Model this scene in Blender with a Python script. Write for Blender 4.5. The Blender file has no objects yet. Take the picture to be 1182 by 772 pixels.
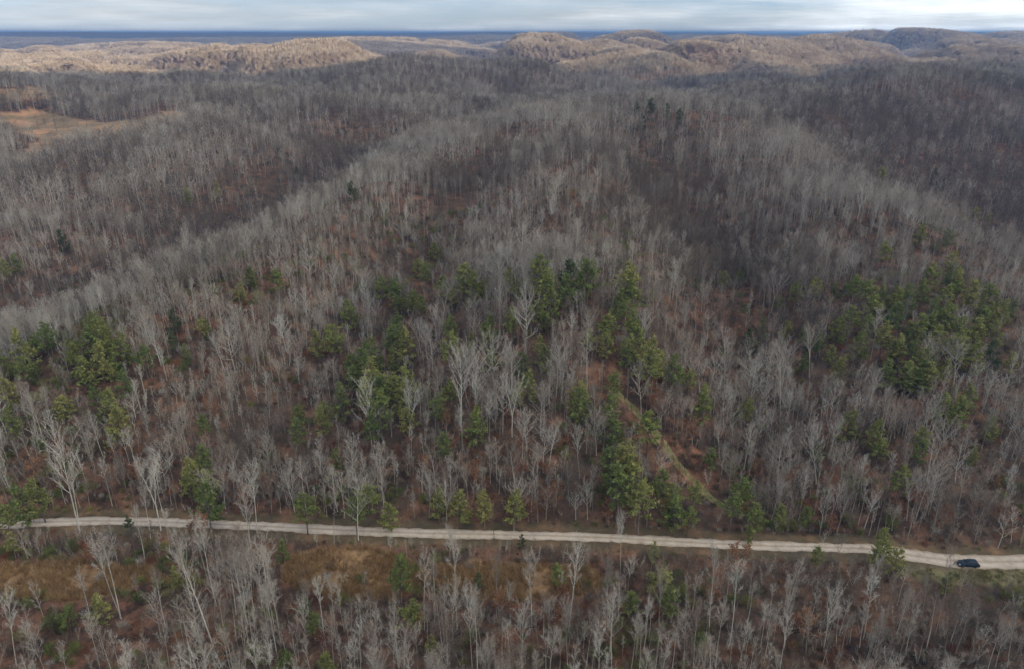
import bpy, math, random
import numpy as np
from mathutils import Vector, Matrix

random.seed(7)
RNG = np.random.default_rng(7)
SC = bpy.context.scene
COL = SC.collection
R = math.radians

# ------------------------------------------------------------------ camera
CAM_Z = 113.0
PITCH = R(22.4)
F = 844.0                      # focal length in pixels of the 1182 px wide photograph
cam_d = bpy.data.cameras.new('camera')
cam = bpy.data.objects.new('camera', cam_d)
COL.objects.link(cam)
cam.location = (0, 0, CAM_Z)
cam.rotation_euler = (R(90) - PITCH, 0, 0)
cam_d.sensor_width = 36.0
cam_d.lens = 36.0 * F / 1182.0
cam_d.clip_start = 1.0
cam_d.clip_end = 120000.0
SC.camera = cam

# ------------------------------------------------------------------ light
SUN_EL = R(19)
SUN_AZ = R(97)                # clockwise from +Y (view direction): from the right, slightly behind
SUN_DIR = Vector((math.sin(SUN_AZ) * math.cos(SUN_EL), math.cos(SUN_AZ) * math.cos(SUN_EL), math.sin(SUN_EL)))
world = bpy.data.worlds.new('World')
SC.world = world
world.use_nodes = True
wn, wl = world.node_tree.nodes, world.node_tree.links
wn.clear()
w_out = wn.new('ShaderNodeOutputWorld')
w_bg = wn.new('ShaderNodeBackground')
w_bg.inputs['Strength'].default_value = 0.12
sky = wn.new('ShaderNodeTexSky')
sky.sky_type = 'NISHITA'
sky.sun_disc = False
sky.sun_elevation = SUN_EL
sky.sun_rotation = SUN_AZ
sky.altitude = 300
sky.air_density = 1.0
sky.dust_density = 0.3
sky.ozone_density = 2.0
# thin layered cloud over the whole sky: noise on a flat layer seen from below
tc = wn.new('ShaderNodeTexCoord')
sep = wn.new('ShaderNodeSeparateXYZ')
wl.new(tc.outputs['Generated'], sep.inputs[0])
def wmath(op, a, b=None, c=None):
    n = wn.new('ShaderNodeMath'); n.operation = op
    for i, v in enumerate((a, b, c)):
        if v is None: continue
        if isinstance(v, (int, float)): n.inputs[i].default_value = v
        else: wl.new(v, n.inputs[i])
    return n.outputs[0]
den = wmath('ADD', wmath('ABSOLUTE', sep.outputs['Z']), 0.07)
comb = wn.new('ShaderNodeCombineXYZ')
wl.new(wmath('DIVIDE', sep.outputs['X'], den), comb.inputs[0])
wl.new(wmath('DIVIDE', sep.outputs['Y'], den), comb.inputs[1])
cn = wn.new('ShaderNodeTexNoise')
cn.inputs['Scale'].default_value = 0.26
cn.inputs['Detail'].default_value = 7
cn.inputs['Roughness'].default_value = 0.62
wl.new(comb.outputs[0], cn.inputs['Vector'])
cr = wn.new('ShaderNodeValToRGB')
cr.color_ramp.elements[0].position = 0.40
cr.color_ramp.elements[0].color = (0, 0, 0, 1)
cr.color_ramp.elements[1].position = 0.68
cr.color_ramp.elements[1].color = (1, 1, 1, 1)
wl.new(cn.outputs['Fac'], cr.inputs[0])
mixc = wn.new('ShaderNodeMix'); mixc.data_type = 'RGBA'
wl.new(wmath('MULTIPLY', cr.outputs[0], 0.92), mixc.inputs['Factor'])
sun_dot = wn.new('ShaderNodeVectorMath'); sun_dot.operation = 'DOT_PRODUCT'
wl.new(tc.outputs['Generated'], sun_dot.inputs[0]); sun_dot.inputs[1].default_value = SUN_DIR
glow = wmath('MULTIPLY_ADD', wmath('MAXIMUM', sun_dot.outputs['Value'], 0.0), 2.4, 1.0)         # cloud is brighter towards the sun
cn2 = wn.new('ShaderNodeTexNoise')
cn2.inputs['Scale'].default_value = 0.5; cn2.inputs['Detail'].default_value = 6; cn2.inputs['Roughness'].default_value = 0.6
wl.new(comb.outputs[0], cn2.inputs['Vector'])
streak = wmath('MULTIPLY_ADD', cn2.outputs['Fac'], 1.9, 0.1)
lum = wmath('MULTIPLY_ADD', wmath('MAXIMUM', sep.outputs['Z'], 0.0), 4.6, 3.5)      # overcast layer, three times as bright overhead as at the horizon
gray = wn.new('ShaderNodeMix'); gray.data_type = 'RGBA'; gray.blend_type = 'MULTIPLY'
gray.inputs['Factor'].default_value = 1.0
gray.inputs['A'].default_value = (0.98, 1.0, 1.01, 1)
wl.new(wmath('MULTIPLY', wmath('MULTIPLY', lum, glow), streak), gray.inputs['B'])
tint = wn.new('ShaderNodeMix'); tint.data_type = 'RGBA'; tint.blend_type = 'MULTIPLY'
tint.inputs['Factor'].default_value = 1.0
tint.inputs['B'].default_value = (0.47, 0.57, 0.92, 1)
wl.new(sky.outputs[0], tint.inputs['A'])
wl.new(tint.outputs['Result'], mixc.inputs['A'])
wl.new(gray.outputs['Result'], mixc.inputs['B'])
wl.new(mixc.outputs['Result'], w_bg.inputs['Color'])
wl.new(w_bg.outputs[0], w_out.inputs['Surface'])

sun_d = bpy.data.lights.new('sun', 'SUN')
sun_d.energy = 5.0
sun_d.angle = R(0.53)
sun_d.color = (1.0, 0.87, 0.67)
sun = bpy.data.objects.new('sun', sun_d)
COL.objects.link(sun)
sun.rotation_euler = SUN_DIR.to_track_quat('Z', 'Y').to_euler()
sun.location = (300, 0, 400)

SC.view_settings.view_transform = 'Standard'
SC.view_settings.look = 'None'
SC.view_settings.gamma = 1.0
SC.view_settings.exposure = 0.74
SC.view_settings.use_curve_mapping = False
SC.render.engine = 'CYCLES'
SC.cycles.max_bounces = 4
SC.cycles.diffuse_bounces = 2
SC.cycles.glossy_bounces = 2
SC.cycles.transmission_bounces = 4
SC.cycles.volume_bounces = 0
SC.cycles.transparent_max_bounces = 8
SC.cycles.use_denoising = True
SC.cycles.sample_clamp_indirect = 4.0
SC.cycles.caustics_reflective = False
SC.cycles.debug_use_spatial_splits = True
SC.cycles.caustics_refractive = False

# ------------------------------------------------------------------ camera maths (photo pixels <-> the place)
CP, SP = math.cos(PITCH), math.sin(PITCH)
def project(x, y, z):
    d = y * CP - (z - CAM_Z) * SP
    u = y * SP + (z - CAM_Z) * CP
    return 591 + F * x / d, 386 - F * u / d, d
def ray(px, py):
    a, b = (px - 591) / F, (386 - py) / F
    return np.array([a, CP + b * SP, -SP + b * CP])
def col_x(px, Y, z):
    return (px - 591) / F * (Y * CP + (CAM_Z - z) * SP)

# ------------------------------------------------------------------ noise
def _hash(i, j, s):
    h = (i.astype(np.int64) * 374761393 + j.astype(np.int64) * 668265263 + s * 974634777) & 0x7fffffff
    h = ((h ^ (h >> 13)) * 1274126177) & 0x7fffffff
    h = h ^ (h >> 16)
    return (h & 0xffff) / 65535.0
def vnoise(x, y, s=0):
    x = np.asarray(x, float); y = np.asarray(y, float)
    i, j = np.floor(x), np.floor(y)
    fx, fy = x - i, y - j
    fx = fx * fx * fx * (fx * (fx * 6 - 15) + 10); fy = fy * fy * fy * (fy * (fy * 6 - 15) + 10)
    a, b, c, d = _hash(i, j, s), _hash(i + 1, j, s), _hash(i, j + 1, s), _hash(i + 1, j + 1, s)
    return (a + (b - a) * fx) * (1 - fy) + (c + (d - c) * fx) * fy
def fbm(x, y, s=0, o=4, g=0.5):
    t, a, n = 0, 1, 0
    for k in range(o):
        t = t + a * vnoise(x * 2 ** k + 17.3 * k, y * 2 ** k - 9.1 * k, s + k); n += a; a *= g
    return t / n
def sstep(a, b, v):
    t = np.clip((v - a) / (b - a), 0, 1)
    return t * t * (3 - 2 * t)

# ------------------------------------------------------------------ terrain
ROAD_PX = [(-260, 590), (-120, 597), (0, 605), (45, 603), (120, 601), (200, 603), (300, 607), (400, 612), (500, 615.5), (600, 617.5),
           (700, 620.5), (780, 625), (860, 629), (950, 631.5), (1010, 634), (1060, 642), (1110, 647.5), (1182, 648), (1300, 645), (1450, 640)]
def flat_at(px, py, z=0.0):
    r = ray(px, py); t = (CAM_Z - z) / -r[2]
    return r[0] * t, r[1] * t
ROAD_CTRL = [flat_at(*p) for p in ROAD_PX]
def resample(pts, step):
    pts = np.array(pts, float)
    # Catmull-Rom
    out = []
    for i in range(len(pts) - 1):
        p0, p1, p2, p3 = pts[max(i - 1, 0)], pts[i], pts[i + 1], pts[min(i + 2, len(pts) - 1)]
        n = max(2, int(np.linalg.norm(p2 - p1) / step))
        for k in range(n):
            t = k / n
            out.append(0.5 * ((2 * p1) + (p2 - p0) * t + (2 * p0 - 5 * p1 + 4 * p2 - p3) * t * t + (3 * p1 - p0 - 3 * p2 + p3) * t ** 3))
    out.append(pts[-1])
    return np.array(out)
ROAD = resample(ROAD_CTRL, 1.2)
TRAIL_PX = [(702, 446), (712, 455), (733, 474), (754, 499), (776, 529), (802, 560), (826, 580), (846, 592), (858, 599)]
TRAIL = None

def road_y(x):
    return np.interp(x, ROAD[:, 0], ROAD[:, 1])
def poly_dist(P, x, y):
    d = np.full(np.shape(x), 1e9); idx = np.zeros(np.shape(x), int)
    for k in range(len(P)):
        e = (x - P[k, 0]) ** 2 + (y - P[k, 1]) ** 2
        m = e < d
        d = np.where(m, e, d); idx = np.where(m, k, idx)
    return np.sqrt(d), idx

CTRL = []
def cp(*lst, dz=0.0):
    for p, Y, z in lst: CTRL.append((col_x(p, Y, z + dz), Y, z + dz))
for x in range(-330, 331, 22):
    yr = float(road_y(x))
    CTRL += [(x, yr, 0), (x, yr + 5, 0.7), (x, yr - 6, -0.6), (x, yr - 13, -3.0), (x, yr - 38, -4.0), (x, yr - 75, -3.0), (x, 0, -2.0), (x, -200, 10)]
# central spur, summit
cp((590, 160, 7), (600, 185, 17), (610, 215, 27), (625, 255, 38), (640, 300, 47), (655, 350, 55), (680, 420, 61), (720, 500, 64), (800, 480, 66), dz=3)
# long ridge to the left
cp((-450, 190, 0), (-300, 185, 3), (-150, 190, 8), (0, 201, 17), (60, 209, 23), (130, 219, 29), (190, 232, 33), (250, 248, 37), (340, 296, 42), (430, 346, 46), (520, 428, 52), (600, 471, 58), dz=3)
# shallow hollow left of the spur, and the slope left of it
cp((240, 163, 3), (330, 183, 8), (400, 204, 14), (450, 240, 21), (490, 290, 31), (540, 360, 43), (590, 430, 55), dz=-6)
cp((60, 172, 7), (150, 178, 11), (200, 205, 23), (330, 240, 29), (480, 185, 13), (530, 215, 24))
# ravine right of the spur
cp((900, 151, 1), (885, 165, 4), (870, 188, 10), (850, 221, 16), (830, 285, 23), (800, 327, 32), (765, 390, 45), (755, 440, 54), dz=-7)
cp((750, 172, 13), (750, 212, 28), (740, 262, 41), (805, 195, 15), (715, 185, 20))
# right spur
cp((860, 460, 63), (927, 396, 50), (985, 318, 43), (1040, 298, 39), (1087, 285, 35), (1140, 268, 32), (1182, 255, 29), (1300, 230, 15), (1450, 205, 5), dz=3)
cp((1000, 155, 4), (1050, 162, 7), (1080, 200, 20), (1100, 235, 29), (960, 200, 19), (950, 250, 30), (940, 300, 38), (1180, 180, 11))
# dark valley behind the right spur, far slope
cp((1400, 290, -4), (1250, 325, -3), (1182, 342, 0), (1100, 375, 6), (1020, 425, 18), (960, 490, 34), (900, 560, 50))
cp((850, 650, 61), (900, 760, 65), (960, 850, 68), (1050, 820, 66), (1182, 780, 61), (1350, 700, 55), (1100, 560, 42), (1182, 520, 36), (1300, 500, 30), (1000, 620, 55))
# valley behind the left ridge, second hill with the fields
cp((-400, 250, -4), (-100, 245, -5), (0, 255, -4), (100, 270, -1), (200, 302, 4), (290, 352, 11), (370, 420, 20), (450, 510, 31), (540, 590, 44))
cp((-400, 350, 14), (-100, 330, 16), (0, 330, 17), (100, 370, 25), (200, 420, 34), (300, 470, 42), (400, 600, 52), (-250, 500, 44))
cp((0, 480, 44), (100, 520, 50), (190, 560, 54), (0, 570, 47), (100, 640, 56), (0, 720, 56), (-200, 700, 52), (250, 640, 55))
cp((0, 950, 52), (150, 980, 55), (200, 1000, 60), (300, 1000, 63), (440, 1050, 66), (560, 1050, 67), (640, 900, 54), (700, 800, 47), (760, 700, 45), (800, 640, 50), (-250, 950, 50), (760, 900, 40), (700, 1050, 40), (820, 1000, 45))
cp((430, 700, 58), (520, 760, 54), (600, 650, 62), (350, 800, 54), (230, 800, 60), (120, 830, 54), (480, 900, 60))
CTRL = np.array(CTRL)
_s = 100.0
def _solve():
    P = CTRL[:, :2] / _s
    d = np.sqrt(((P[:, None] - P[None]) ** 2).sum(-1))
    n = len(P)
    A = np.zeros((n + 3, n + 3))
    A[:n, :n] = -d - 1e-3 * np.eye(n) * -1
    A[:n, n] = 1; A[:n, n + 1:] = P
    A[n, :n] = 1; A[n + 1:, :n] = P.T
    return np.linalg.solve(A, np.concatenate([CTRL[:, 2], np.zeros(3)])), P
_w, _P = _solve()
def H_near(x, y):
    x = np.asarray(x, float); y = np.asarray(y, float)
    sh = x.shape
    x = x.ravel() / _s; y = y.ravel() / _s
    out = np.empty(x.size)
    for a in range(0, x.size, 20000):
        b = slice(a, a + 20000)
        d = np.sqrt((x[b, None] - _P[None, :, 0]) ** 2 + (y[b, None] - _P[None, :, 1]) ** 2 + 0.004)
        n = len(_P)
        out[b] = -d @ _w[:n] + _w[n] + _w[n + 1] * x[b] + _w[n + 2] * y[b]
    return out.reshape(sh)
# far hills: (px, Y, top z, half-width x, half-width y)
HILLS = [(590, 1750, 100, 230, 230), (500, 1850, 88, 200, 260), (380, 1650, 86, 230, 240), (300, 1750, 82, 200, 220), (230, 1500, 76, 200, 220),
         (700, 1900, 98, 180, 260), (775, 1500, 84, 210, 220), (740, 2300, 103, 300, 300), (890, 2300, 112, 330, 380), (860, 1700, 92, 190, 260), (960, 1800, 98, 240, 300),
         (1040, 2500, 108, 420, 400), (1050, 1700, 88, 200, 240), (1130, 2000, 98, 280, 320), (1182, 1600, 86, 200, 240), (1220, 2600, 107, 400, 400),
         (130, 2500, 86, 420, 380), (0, 2000, 78, 330, 330), (180, 3200, 92, 500, 420), (40, 3400, 88, 600, 500), (-150, 2600, 84, 500, 500), (420, 2700, 92, 400, 420), (330, 2300, 80, 300, 300), (1000, 3400, 108, 600, 500), (640, 3200, 98, 500, 420)]
HILLS = [(col_x(p, Y, z), Y, z, a, b) for p, Y, z, a, b in HILLS]
def H_far(x, y):
    r = np.hypot(x, y)
    n = fbm(x / 620, y / 620, 11, 4, 0.45)
    n2 = fbm(x / 210 + 3, y / 210, 23, 3, 0.5)
    z = 28 + 62 * sstep(0.30, 0.75, n) + 20 * (n2 - 0.5)
    e = np.zeros_like(z)
    for hx, hy, hz, a, b in HILLS:
        g = np.exp(-(((x - hx) / a) ** 2 + ((y - hy) / b) ** 2))
        e = np.maximum(e, g * (hz - 30))
    wx = x + 110 * (fbm(x / 330, y / 330, 81, 3) - .5); wy = y + 110 * (fbm(x / 330 + 9, y / 330, 83, 3) - .5)
    kn = sstep(0.26, 0.74, fbm(wx / 150 + 1.7, wy / 190, 29, 2, 0.3))
    rg = 1 - np.abs(2 * fbm(x / 170, y / 170 + 5, 31, 2) - 1)
    near = 16 + .40 * e + (30 + .47 * e) * kn + 9 * (rg - .6) + 8 * (n2 - .5)
    k = sstep(3000, 4500, r)
    z = near * (1 - k) + z * k
    z = z - 16 * sstep(300, -1300, x) * sstep(2100, 3000, r)
    # beyond: a dissected plateau of long ridges
    q = 66 + 54 * sstep(0.35, 0.8, fbm(x / 2600, y / 1500, 41, 4, 0.5)) + 6 * (n - .5)
    k2 = sstep(5500, 9000, r)
    z = z * (1 - k2) + q * k2
    return z
def H(x, y):
    x = np.asarray(x, float); y = np.asarray(y, float)
    r = np.hypot(x * 0.75, y)
    k = sstep(980, 1300, r)
    z = np.zeros_like(r)
    nr = r < 1300
    if np.any(nr):
        zz = H_near(x[nr], y[nr])
        amp = sstep(4, 30, np.abs(y[nr] - road_y(x[nr])))
        zz = zz + (fbm(x[nr] / 38, y[nr] / 38, 5, 3) - .5) * 6.5 * amp * np.where(y[nr] > 150, 1, .35) + (fbm(x[nr] / 9, y[nr] / 9, 8, 2) - .5) * 1.0 * amp
        zz = zz + (fbm(x[nr] / 125, y[nr] / 140, 15, 2) - .5) * 42 * sstep(480, 700, y[nr])
        z[nr] = zz
    fr = r > 980
    if np.any(fr):
        zf = H_far(x[fr], y[fr])
        z[fr] = z[fr] * (1 - k[fr]) + zf * k[fr]
    # road and trail benches
    m = np.abs(y - road_y(x)) < 16
    if np.any(m):
        d, i = poly_dist(ROAD, x[m], y[m])
        w = sstep(4.0, 10.0, d)
        z[m] = z[m] * w + 0.0 * (1 - w)
    if TRAIL is None: return z
    m = (x > TRAIL[:, 0].min() - 12) & (x < TRAIL[:, 0].max() + 12) & (y > TRAIL[:, 1].min() - 12) & (y < TRAIL[:, 1].max() + 12)
    if np.any(m):
        d, i = poly_dist(TRAIL, x[m], y[m])
        w = sstep(1.8, 5.0, d)
        z[m] = z[m] * w + TRAIL[i, 2] * (1 - w)
    return z
def h1(x, y): return float(H(np.array([x]), np.array([y]))[0])

# cached height grid of the near hills for ray marching
GX = np.arange(-420, 421, 3.0); GY = np.arange(60, 701, 3.0)
_gx, _gy = np.meshgrid(GX, GY)
GZ = H(_gx, _gy)
def hq(x, y):
    fx = np.clip((x - GX[0]) / 3.0, 0, len(GX) - 1.001); fy = np.clip((y - GY[0]) / 3.0, 0, len(GY) - 1.001)
    i, j = int(fx), int(fy); a, b = fx - i, fy - j
    return (GZ[j, i] * (1 - a) + GZ[j, i + 1] * a) * (1 - b) + (GZ[j + 1, i] * (1 - a) + GZ[j + 1, i + 1] * a) * b
def at(px, py, lift=0.0):
    """ground point over which a point `lift` metres up is seen at this place of the photograph"""
    r = ray(px, py)
    t = 95.0
    while t < 900:
        x, y, z = r[0] * t, r[1] * t, CAM_Z + r[2] * t
        if z - lift <= hq(x, y): break
        t += 0.8
    return x, y

_t = resample([(*at(*p), 0.0) for p in TRAIL_PX], 1.2)
_t[:, 2] = H(_t[:, 0], _t[:, 1])
_k = np.ones(9) / 9
_t[:, 2] = np.convolve(np.pad(_t[:, 2], 4, mode='edge'), _k, 'valid')
TRAIL = _t
GZ = H(_gx, _gy)

def in_poly(poly, x, y):
    x = np.asarray(x); y = np.asarray(y)
    c = np.zeros(x.shape, bool)
    n = len(poly)
    for i in range(n):
        x1, y1 = poly[i]; x2, y2 = poly[(i + 1) % n]
        if y1 == y2: continue
        hit = ((y1 > y) != (y2 > y)) & (x < (x2 - x1) * (y - y1) / (y2 - y1) + x1)
        c ^= hit
    return c

# open ground, outlined on the photograph and laid on the terrain
FIELD_A = [(-60, 133), (0, 132), (40, 127), (60, 131), (85, 137), (130, 142), (165, 136), (185, 128), (205, 129), (225, 134), (200, 141), (165, 150), (110, 158), (62, 162), (48, 172), (32, 182), (14, 190), (8, 186), (30, 170), (48, 160), (20, 153), (0, 151), (-60, 152)]
FIELD_B = [(-60, 103), (0, 102), (50, 102), (78, 108), (50, 114), (0, 117), (-60, 118)]
CLEAR = [[(-40, 652), (20, 650), (60, 646), (110, 650), (180, 655), (195, 668), (140, 682), (90, 694), (50, 690), (-40, 682)],
         [(320, 648), (345, 640), (392, 630), (440, 634), (485, 650), (500, 668), (455, 690), (400, 690), (350, 682), (325, 668)],
         [(500, 652), (560, 648), (640, 655), (700, 662), (690, 684), (610, 694), (540, 690), (505, 676)],
         [(1052, 656), (1090, 657), (1182, 656), (1300, 652), (1300, 674), (1182, 676), (1120, 672), (1070, 668), (1045, 662)]]

# ------------------------------------------------------------------ materials
def mat(name):
    m = bpy.data.materials.new(name); m.use_nodes = True
    nt = m.node_tree
    for n in list(nt.nodes): nt.nodes.remove(n)
    out = nt.nodes.new('ShaderNodeOutputMaterial')
    b = nt.nodes.new('ShaderNodeBsdfPrincipled')
    b.inputs['Roughness'].default_value = 0.85
    b.inputs['Specular IOR Level'].default_value = 0.15
    nt.links.new(b.outputs[0], out.inputs['Surface'])
    return m, nt, b
def ramp(nt, fac, stops):
    n = nt.nodes.new('ShaderNodeValToRGB')
    e = n.color_ramp.elements
    while len(e) < len(stops): e.new(0.5)
    for i, (p, c) in enumerate(stops):
        e[i].position = p; e[i].color = (*c, 1)
    nt.links.new(fac, n.inputs[0])
    return n.outputs[0]
def noise(nt, vec, scale, detail=3, rough=0.55):
    n = nt.nodes.new('ShaderNodeTexNoise')
    n.inputs['Scale'].default_value = scale; n.inputs['Detail'].default_value = detail; n.inputs['Roughness'].default_value = rough
    if vec is not None: nt.links.new(vec, n.inputs['Vector'])
    return n.outputs['Fac']
def mixrgb(nt, fac, a, b, mode='MIX'):
    n = nt.nodes.new('ShaderNodeMix'); n.data_type = 'RGBA'; n.blend_type = mode
    for s, v in (('Factor', fac), ('A', a), ('B', b)):
        if isinstance(v, (int, float)): n.inputs[s].default_value = v
        elif isinstance(v, tuple): n.inputs[s].default_value = (*v, 1)
        else: nt.links.new(v, n.inputs[s])
    return n.outputs['Result']
def objpos(nt):
    return nt.nodes.new('ShaderNodeTexCoord').outputs['Object']
def geopos(nt):
    return nt.nodes.new('ShaderNodeNewGeometry').outputs['Position']
def rnd(nt):
    return nt.nodes.new('ShaderNodeObjectInfo').outputs['Random']
def bump(nt, b, h, strength=0.5, dist=0.2):
    n = nt.nodes.new('ShaderNodeBump'); n.inputs['Strength'].default_value = strength; n.inputs['Distance'].default_value = dist
    nt.links.new(h, n.inputs['Height']); nt.links.new(n.outputs[0], b.inputs['Normal'])
def plain(name, c, rough=0.6, metal=0.0, spec=0.4, vary=0.08):
    m, nt, b = mat(name)
    n = noise(nt, objpos(nt), 6, 3)
    a = tuple(v * (1 - vary) for v in c); d = tuple(min(1, v * (1 + vary)) for v in c)
    nt.links.new(ramp(nt, n, [(0.3, a), (0.7, d)]), b.inputs['Base Color'])
    b.inputs['Roughness'].default_value = rough; b.inputs['Metallic'].default_value = metal; b.inputs['Specular IOR Level'].default_value = spec
    return m
M = {}
# forest floor / fields
m, nt, b = mat('forest_floor'); M['ground'] = m
p = geopos(nt)
n1 = noise(nt, p, 0.035, 4); n2 = noise(nt, p, 0.45, 5, 0.65); n3 = noise(nt, p, 2.2, 4, 0.7)
n4 = noise(nt, p, 0.16, 6, 0.72)
litter = ramp(nt, n4, [(0.36, (0.020, 0.014, 0.010)), (0.48, (0.072, 0.040, 0.024)), (0.58, (0.165, 0.080, 0.043)), (0.7, (0.28, 0.145, 0.08))])
grey = ramp(nt, n3, [(0.3, (0.045, 0.036, 0.025)), (0.7, (0.12, 0.095, 0.064))])
base = mixrgb(nt, ramp(nt, n1, [(0.38, (0, 0, 0)), (0.62, (0.55, 0.55, 0.55))]), litter, grey)
at_ = nt.nodes.new('ShaderNodeAttribute'); at_.attribute_name = 'cover'
sp_ = nt.nodes.new('ShaderNodeSeparateColor'); nt.links.new(at_.outputs['Color'], sp_.inputs[0])
sedge = ramp(nt, n2, [(0.3, (0.13, 0.075, 0.036)), (0.52, (0.25, 0.15, 0.07)), (0.75, (0.37, 0.24, 0.12))])
meadow = ramp(nt, noise(nt, p, 0.03, 7, 0.72), [(0.36, (0.13, 0.10, 0.055)), (0.46, (0.21, 0.15, 0.08)), (0.54, (0.33, 0.20, 0.10)), (0.64, (0.46, 0.24, 0.12))])
base = mixrgb(nt, sp_.outputs[0], base, sedge)
base = mixrgb(nt, sp_.outputs[1], base, meadow)
base = mixrgb(nt, sp_.outputs[2], base, ramp(nt, n2, [(0.3, (0.10, 0.10, 0.04)), (0.7, (0.24, 0.20, 0.10))]))
nt.links.new(base, b.inputs['Base Color'])
bump(nt, b, n3, 0.6, 0.3)
# gravel road
m, nt, b = mat('pale_gravel'); M['gravel'] = m
uv = nt.nodes.new('ShaderNodeUVMap')
sx = nt.nodes.new('ShaderNodeSeparateXYZ'); nt.links.new(uv.outputs[0], sx.inputs[0])
p = geopos(nt)
g = ramp(nt, noise(nt, p, 0.5, 8, 0.75), [(0.3, (0.31, 0.25, 0.18)), (0.5, (0.46, 0.39, 0.295)), (0.75, (0.57, 0.50, 0.40))])
wob = nt.nodes.new('ShaderNodeMath'); wob.operation = 'MULTIPLY_ADD'
nt.links.new(noise(nt, p, 0.12, 3), wob.inputs[0]); wob.inputs[1].default_value = 0.10; nt.links.new(sx.outputs['X'], wob.inputs[2])
strip = ramp(nt, wob.outputs[0], [(0.05, (0.6, 0.55, 0.48)), (0.20, (0.88, 0.87, 0.84)), (0.32, (1, 1, 1)), (0.44, (0.9, 0.88, 0.85)), (0.55, (0.62, 0.58, 0.50)), (0.66, (0.9, 0.88, 0.85)), (0.78, (1, 1, 1)), (0.9, (0.86, 0.83, 0.8)), (1.0, (0.6, 0.55, 0.48))])
nt.links.new(mixrgb(nt, 0.85, g, strip, 'MULTIPLY'), b.inputs['Base Color'])
bump(nt, b, noise(nt, p, 9, 4), 0.5, 0.04)
# dirt trail
m, nt, b = mat('trail_dirt'); M['dirt'] = m
p = geopos(nt)
nt.links.new(ramp(nt, noise(nt, p, 0.7, 5, 0.65), [(0.36, (0.08, 0.085, 0.027)), (0.52, (0.145, 0.125, 0.05)), (0.66, (0.22, 0.155, 0.088))]), b.inputs['Base Color'])
bump(nt, b, noise(nt, p, 3, 4), 0.6, 0.15)
# bark
def bark(name, dark, light, top):
    m, nt, b = mat(name)
    r = rnd(nt)
    c = ramp(nt, r, [(0.0, dark), (0.55, light), (1.0, top)])
    n = noise(nt, objpos(nt), 2.2, 4, 0.7)
    c2 = mixrgb(nt, 1.0, c, ramp(nt, n, [(0.3, (0.62, 0.60, 0.58)), (0.7, (1.15, 1.13, 1.1))]), 'MULTIPLY')
    nt.links.new(c2, b.inputs['Base Color'])
    b.inputs['Roughness'].default_value = 0.9
    return m
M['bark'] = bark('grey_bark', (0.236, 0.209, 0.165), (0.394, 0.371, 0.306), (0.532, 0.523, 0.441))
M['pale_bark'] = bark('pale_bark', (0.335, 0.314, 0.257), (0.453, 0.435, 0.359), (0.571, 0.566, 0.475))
M['twig'] = bark('bare_twigs', (0.197, 0.152, 0.112), (0.305, 0.262, 0.204), (0.414, 0.383, 0.311))
M['pale_twig'] = bark('pale_twigs', (0.315, 0.277, 0.219), (0.414, 0.383, 0.311), (0.512, 0.498, 0.417))
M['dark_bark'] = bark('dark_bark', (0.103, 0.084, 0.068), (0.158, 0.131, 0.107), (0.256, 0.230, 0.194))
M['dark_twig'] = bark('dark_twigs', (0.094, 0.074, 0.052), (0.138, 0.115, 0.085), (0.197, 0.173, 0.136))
M['pine_bark'] = bark('pine_bark', (0.11, 0.085, 0.07), (0.15, 0.115, 0.095), (0.2, 0.165, 0.14))
M['brush'] = bark('brush_twigs', (0.099, 0.070, 0.042), (0.148, 0.112, 0.070), (0.236, 0.202, 0.145))
def leafy(name, stops, transl=0.25):
    m, nt, b = mat(name)
    r = rnd(nt)
    c = ramp(nt, r, stops)
    n = noise(nt, objpos(nt), 0.9, 3, 0.6)
    c2 = mixrgb(nt, 1.0, c, ramp(nt, n, [(0.3, (0.6, 0.62, 0.6)), (0.7, (1.3, 1.28, 1.15))]), 'MULTIPLY')
    nt.links.new(c2, b.inputs['Base Color'])
    t = nt.nodes.new('ShaderNodeBsdfTranslucent'); nt.links.new(c2, t.inputs[0])
    mx = nt.nodes.new('ShaderNodeMixShader'); mx.inputs[0].default_value = transl
    out = [q for q in nt.nodes if q.type == 'OUTPUT_MATERIAL'][0]
    nt.links.new(b.outputs[0], mx.inputs[1]); nt.links.new(t.outputs[0], mx.inputs[2]); nt.links.new(mx.outputs[0], out.inputs['Surface'])
    return m
M['needles'] = leafy('pine_needles', [(0.0, (0.145, 0.185, 0.06)), (0.5, (0.215, 0.24, 0.075)), (1.0, (0.30, 0.29, 0.10))], .35)
M['dark_needles'] = leafy('dark_needles', [(0.0, (0.06, 0.085, 0.038)), (1.0, (0.10, 0.125, 0.05))])
M['russet'] = leafy('russet_leaves', [(0.0, (0.17, 0.075, 0.045)), (0.5, (0.24, 0.105, 0.055)), (1.0, (0.31, 0.165, 0.085))])
M['sedge'] = leafy('dry_sedge', [(0.0, (0.24, 0.14, 0.065)), (0.5, (0.36, 0.225, 0.105)), (1.0, (0.47, 0.33, 0.18))])
M['verge'] = leafy('verge_grass', [(0.0, (0.13, 0.13, 0.05)), (0.5, (0.22, 0.19, 0.085)), (1.0, (0.33, 0.27, 0.14))])
M['far_twig'] = bark('far_canopy_twigs', (0.33, 0.25, 0.165), (0.43, 0.345, 0.24), (0.52, 0.435, 0.33))

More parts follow.
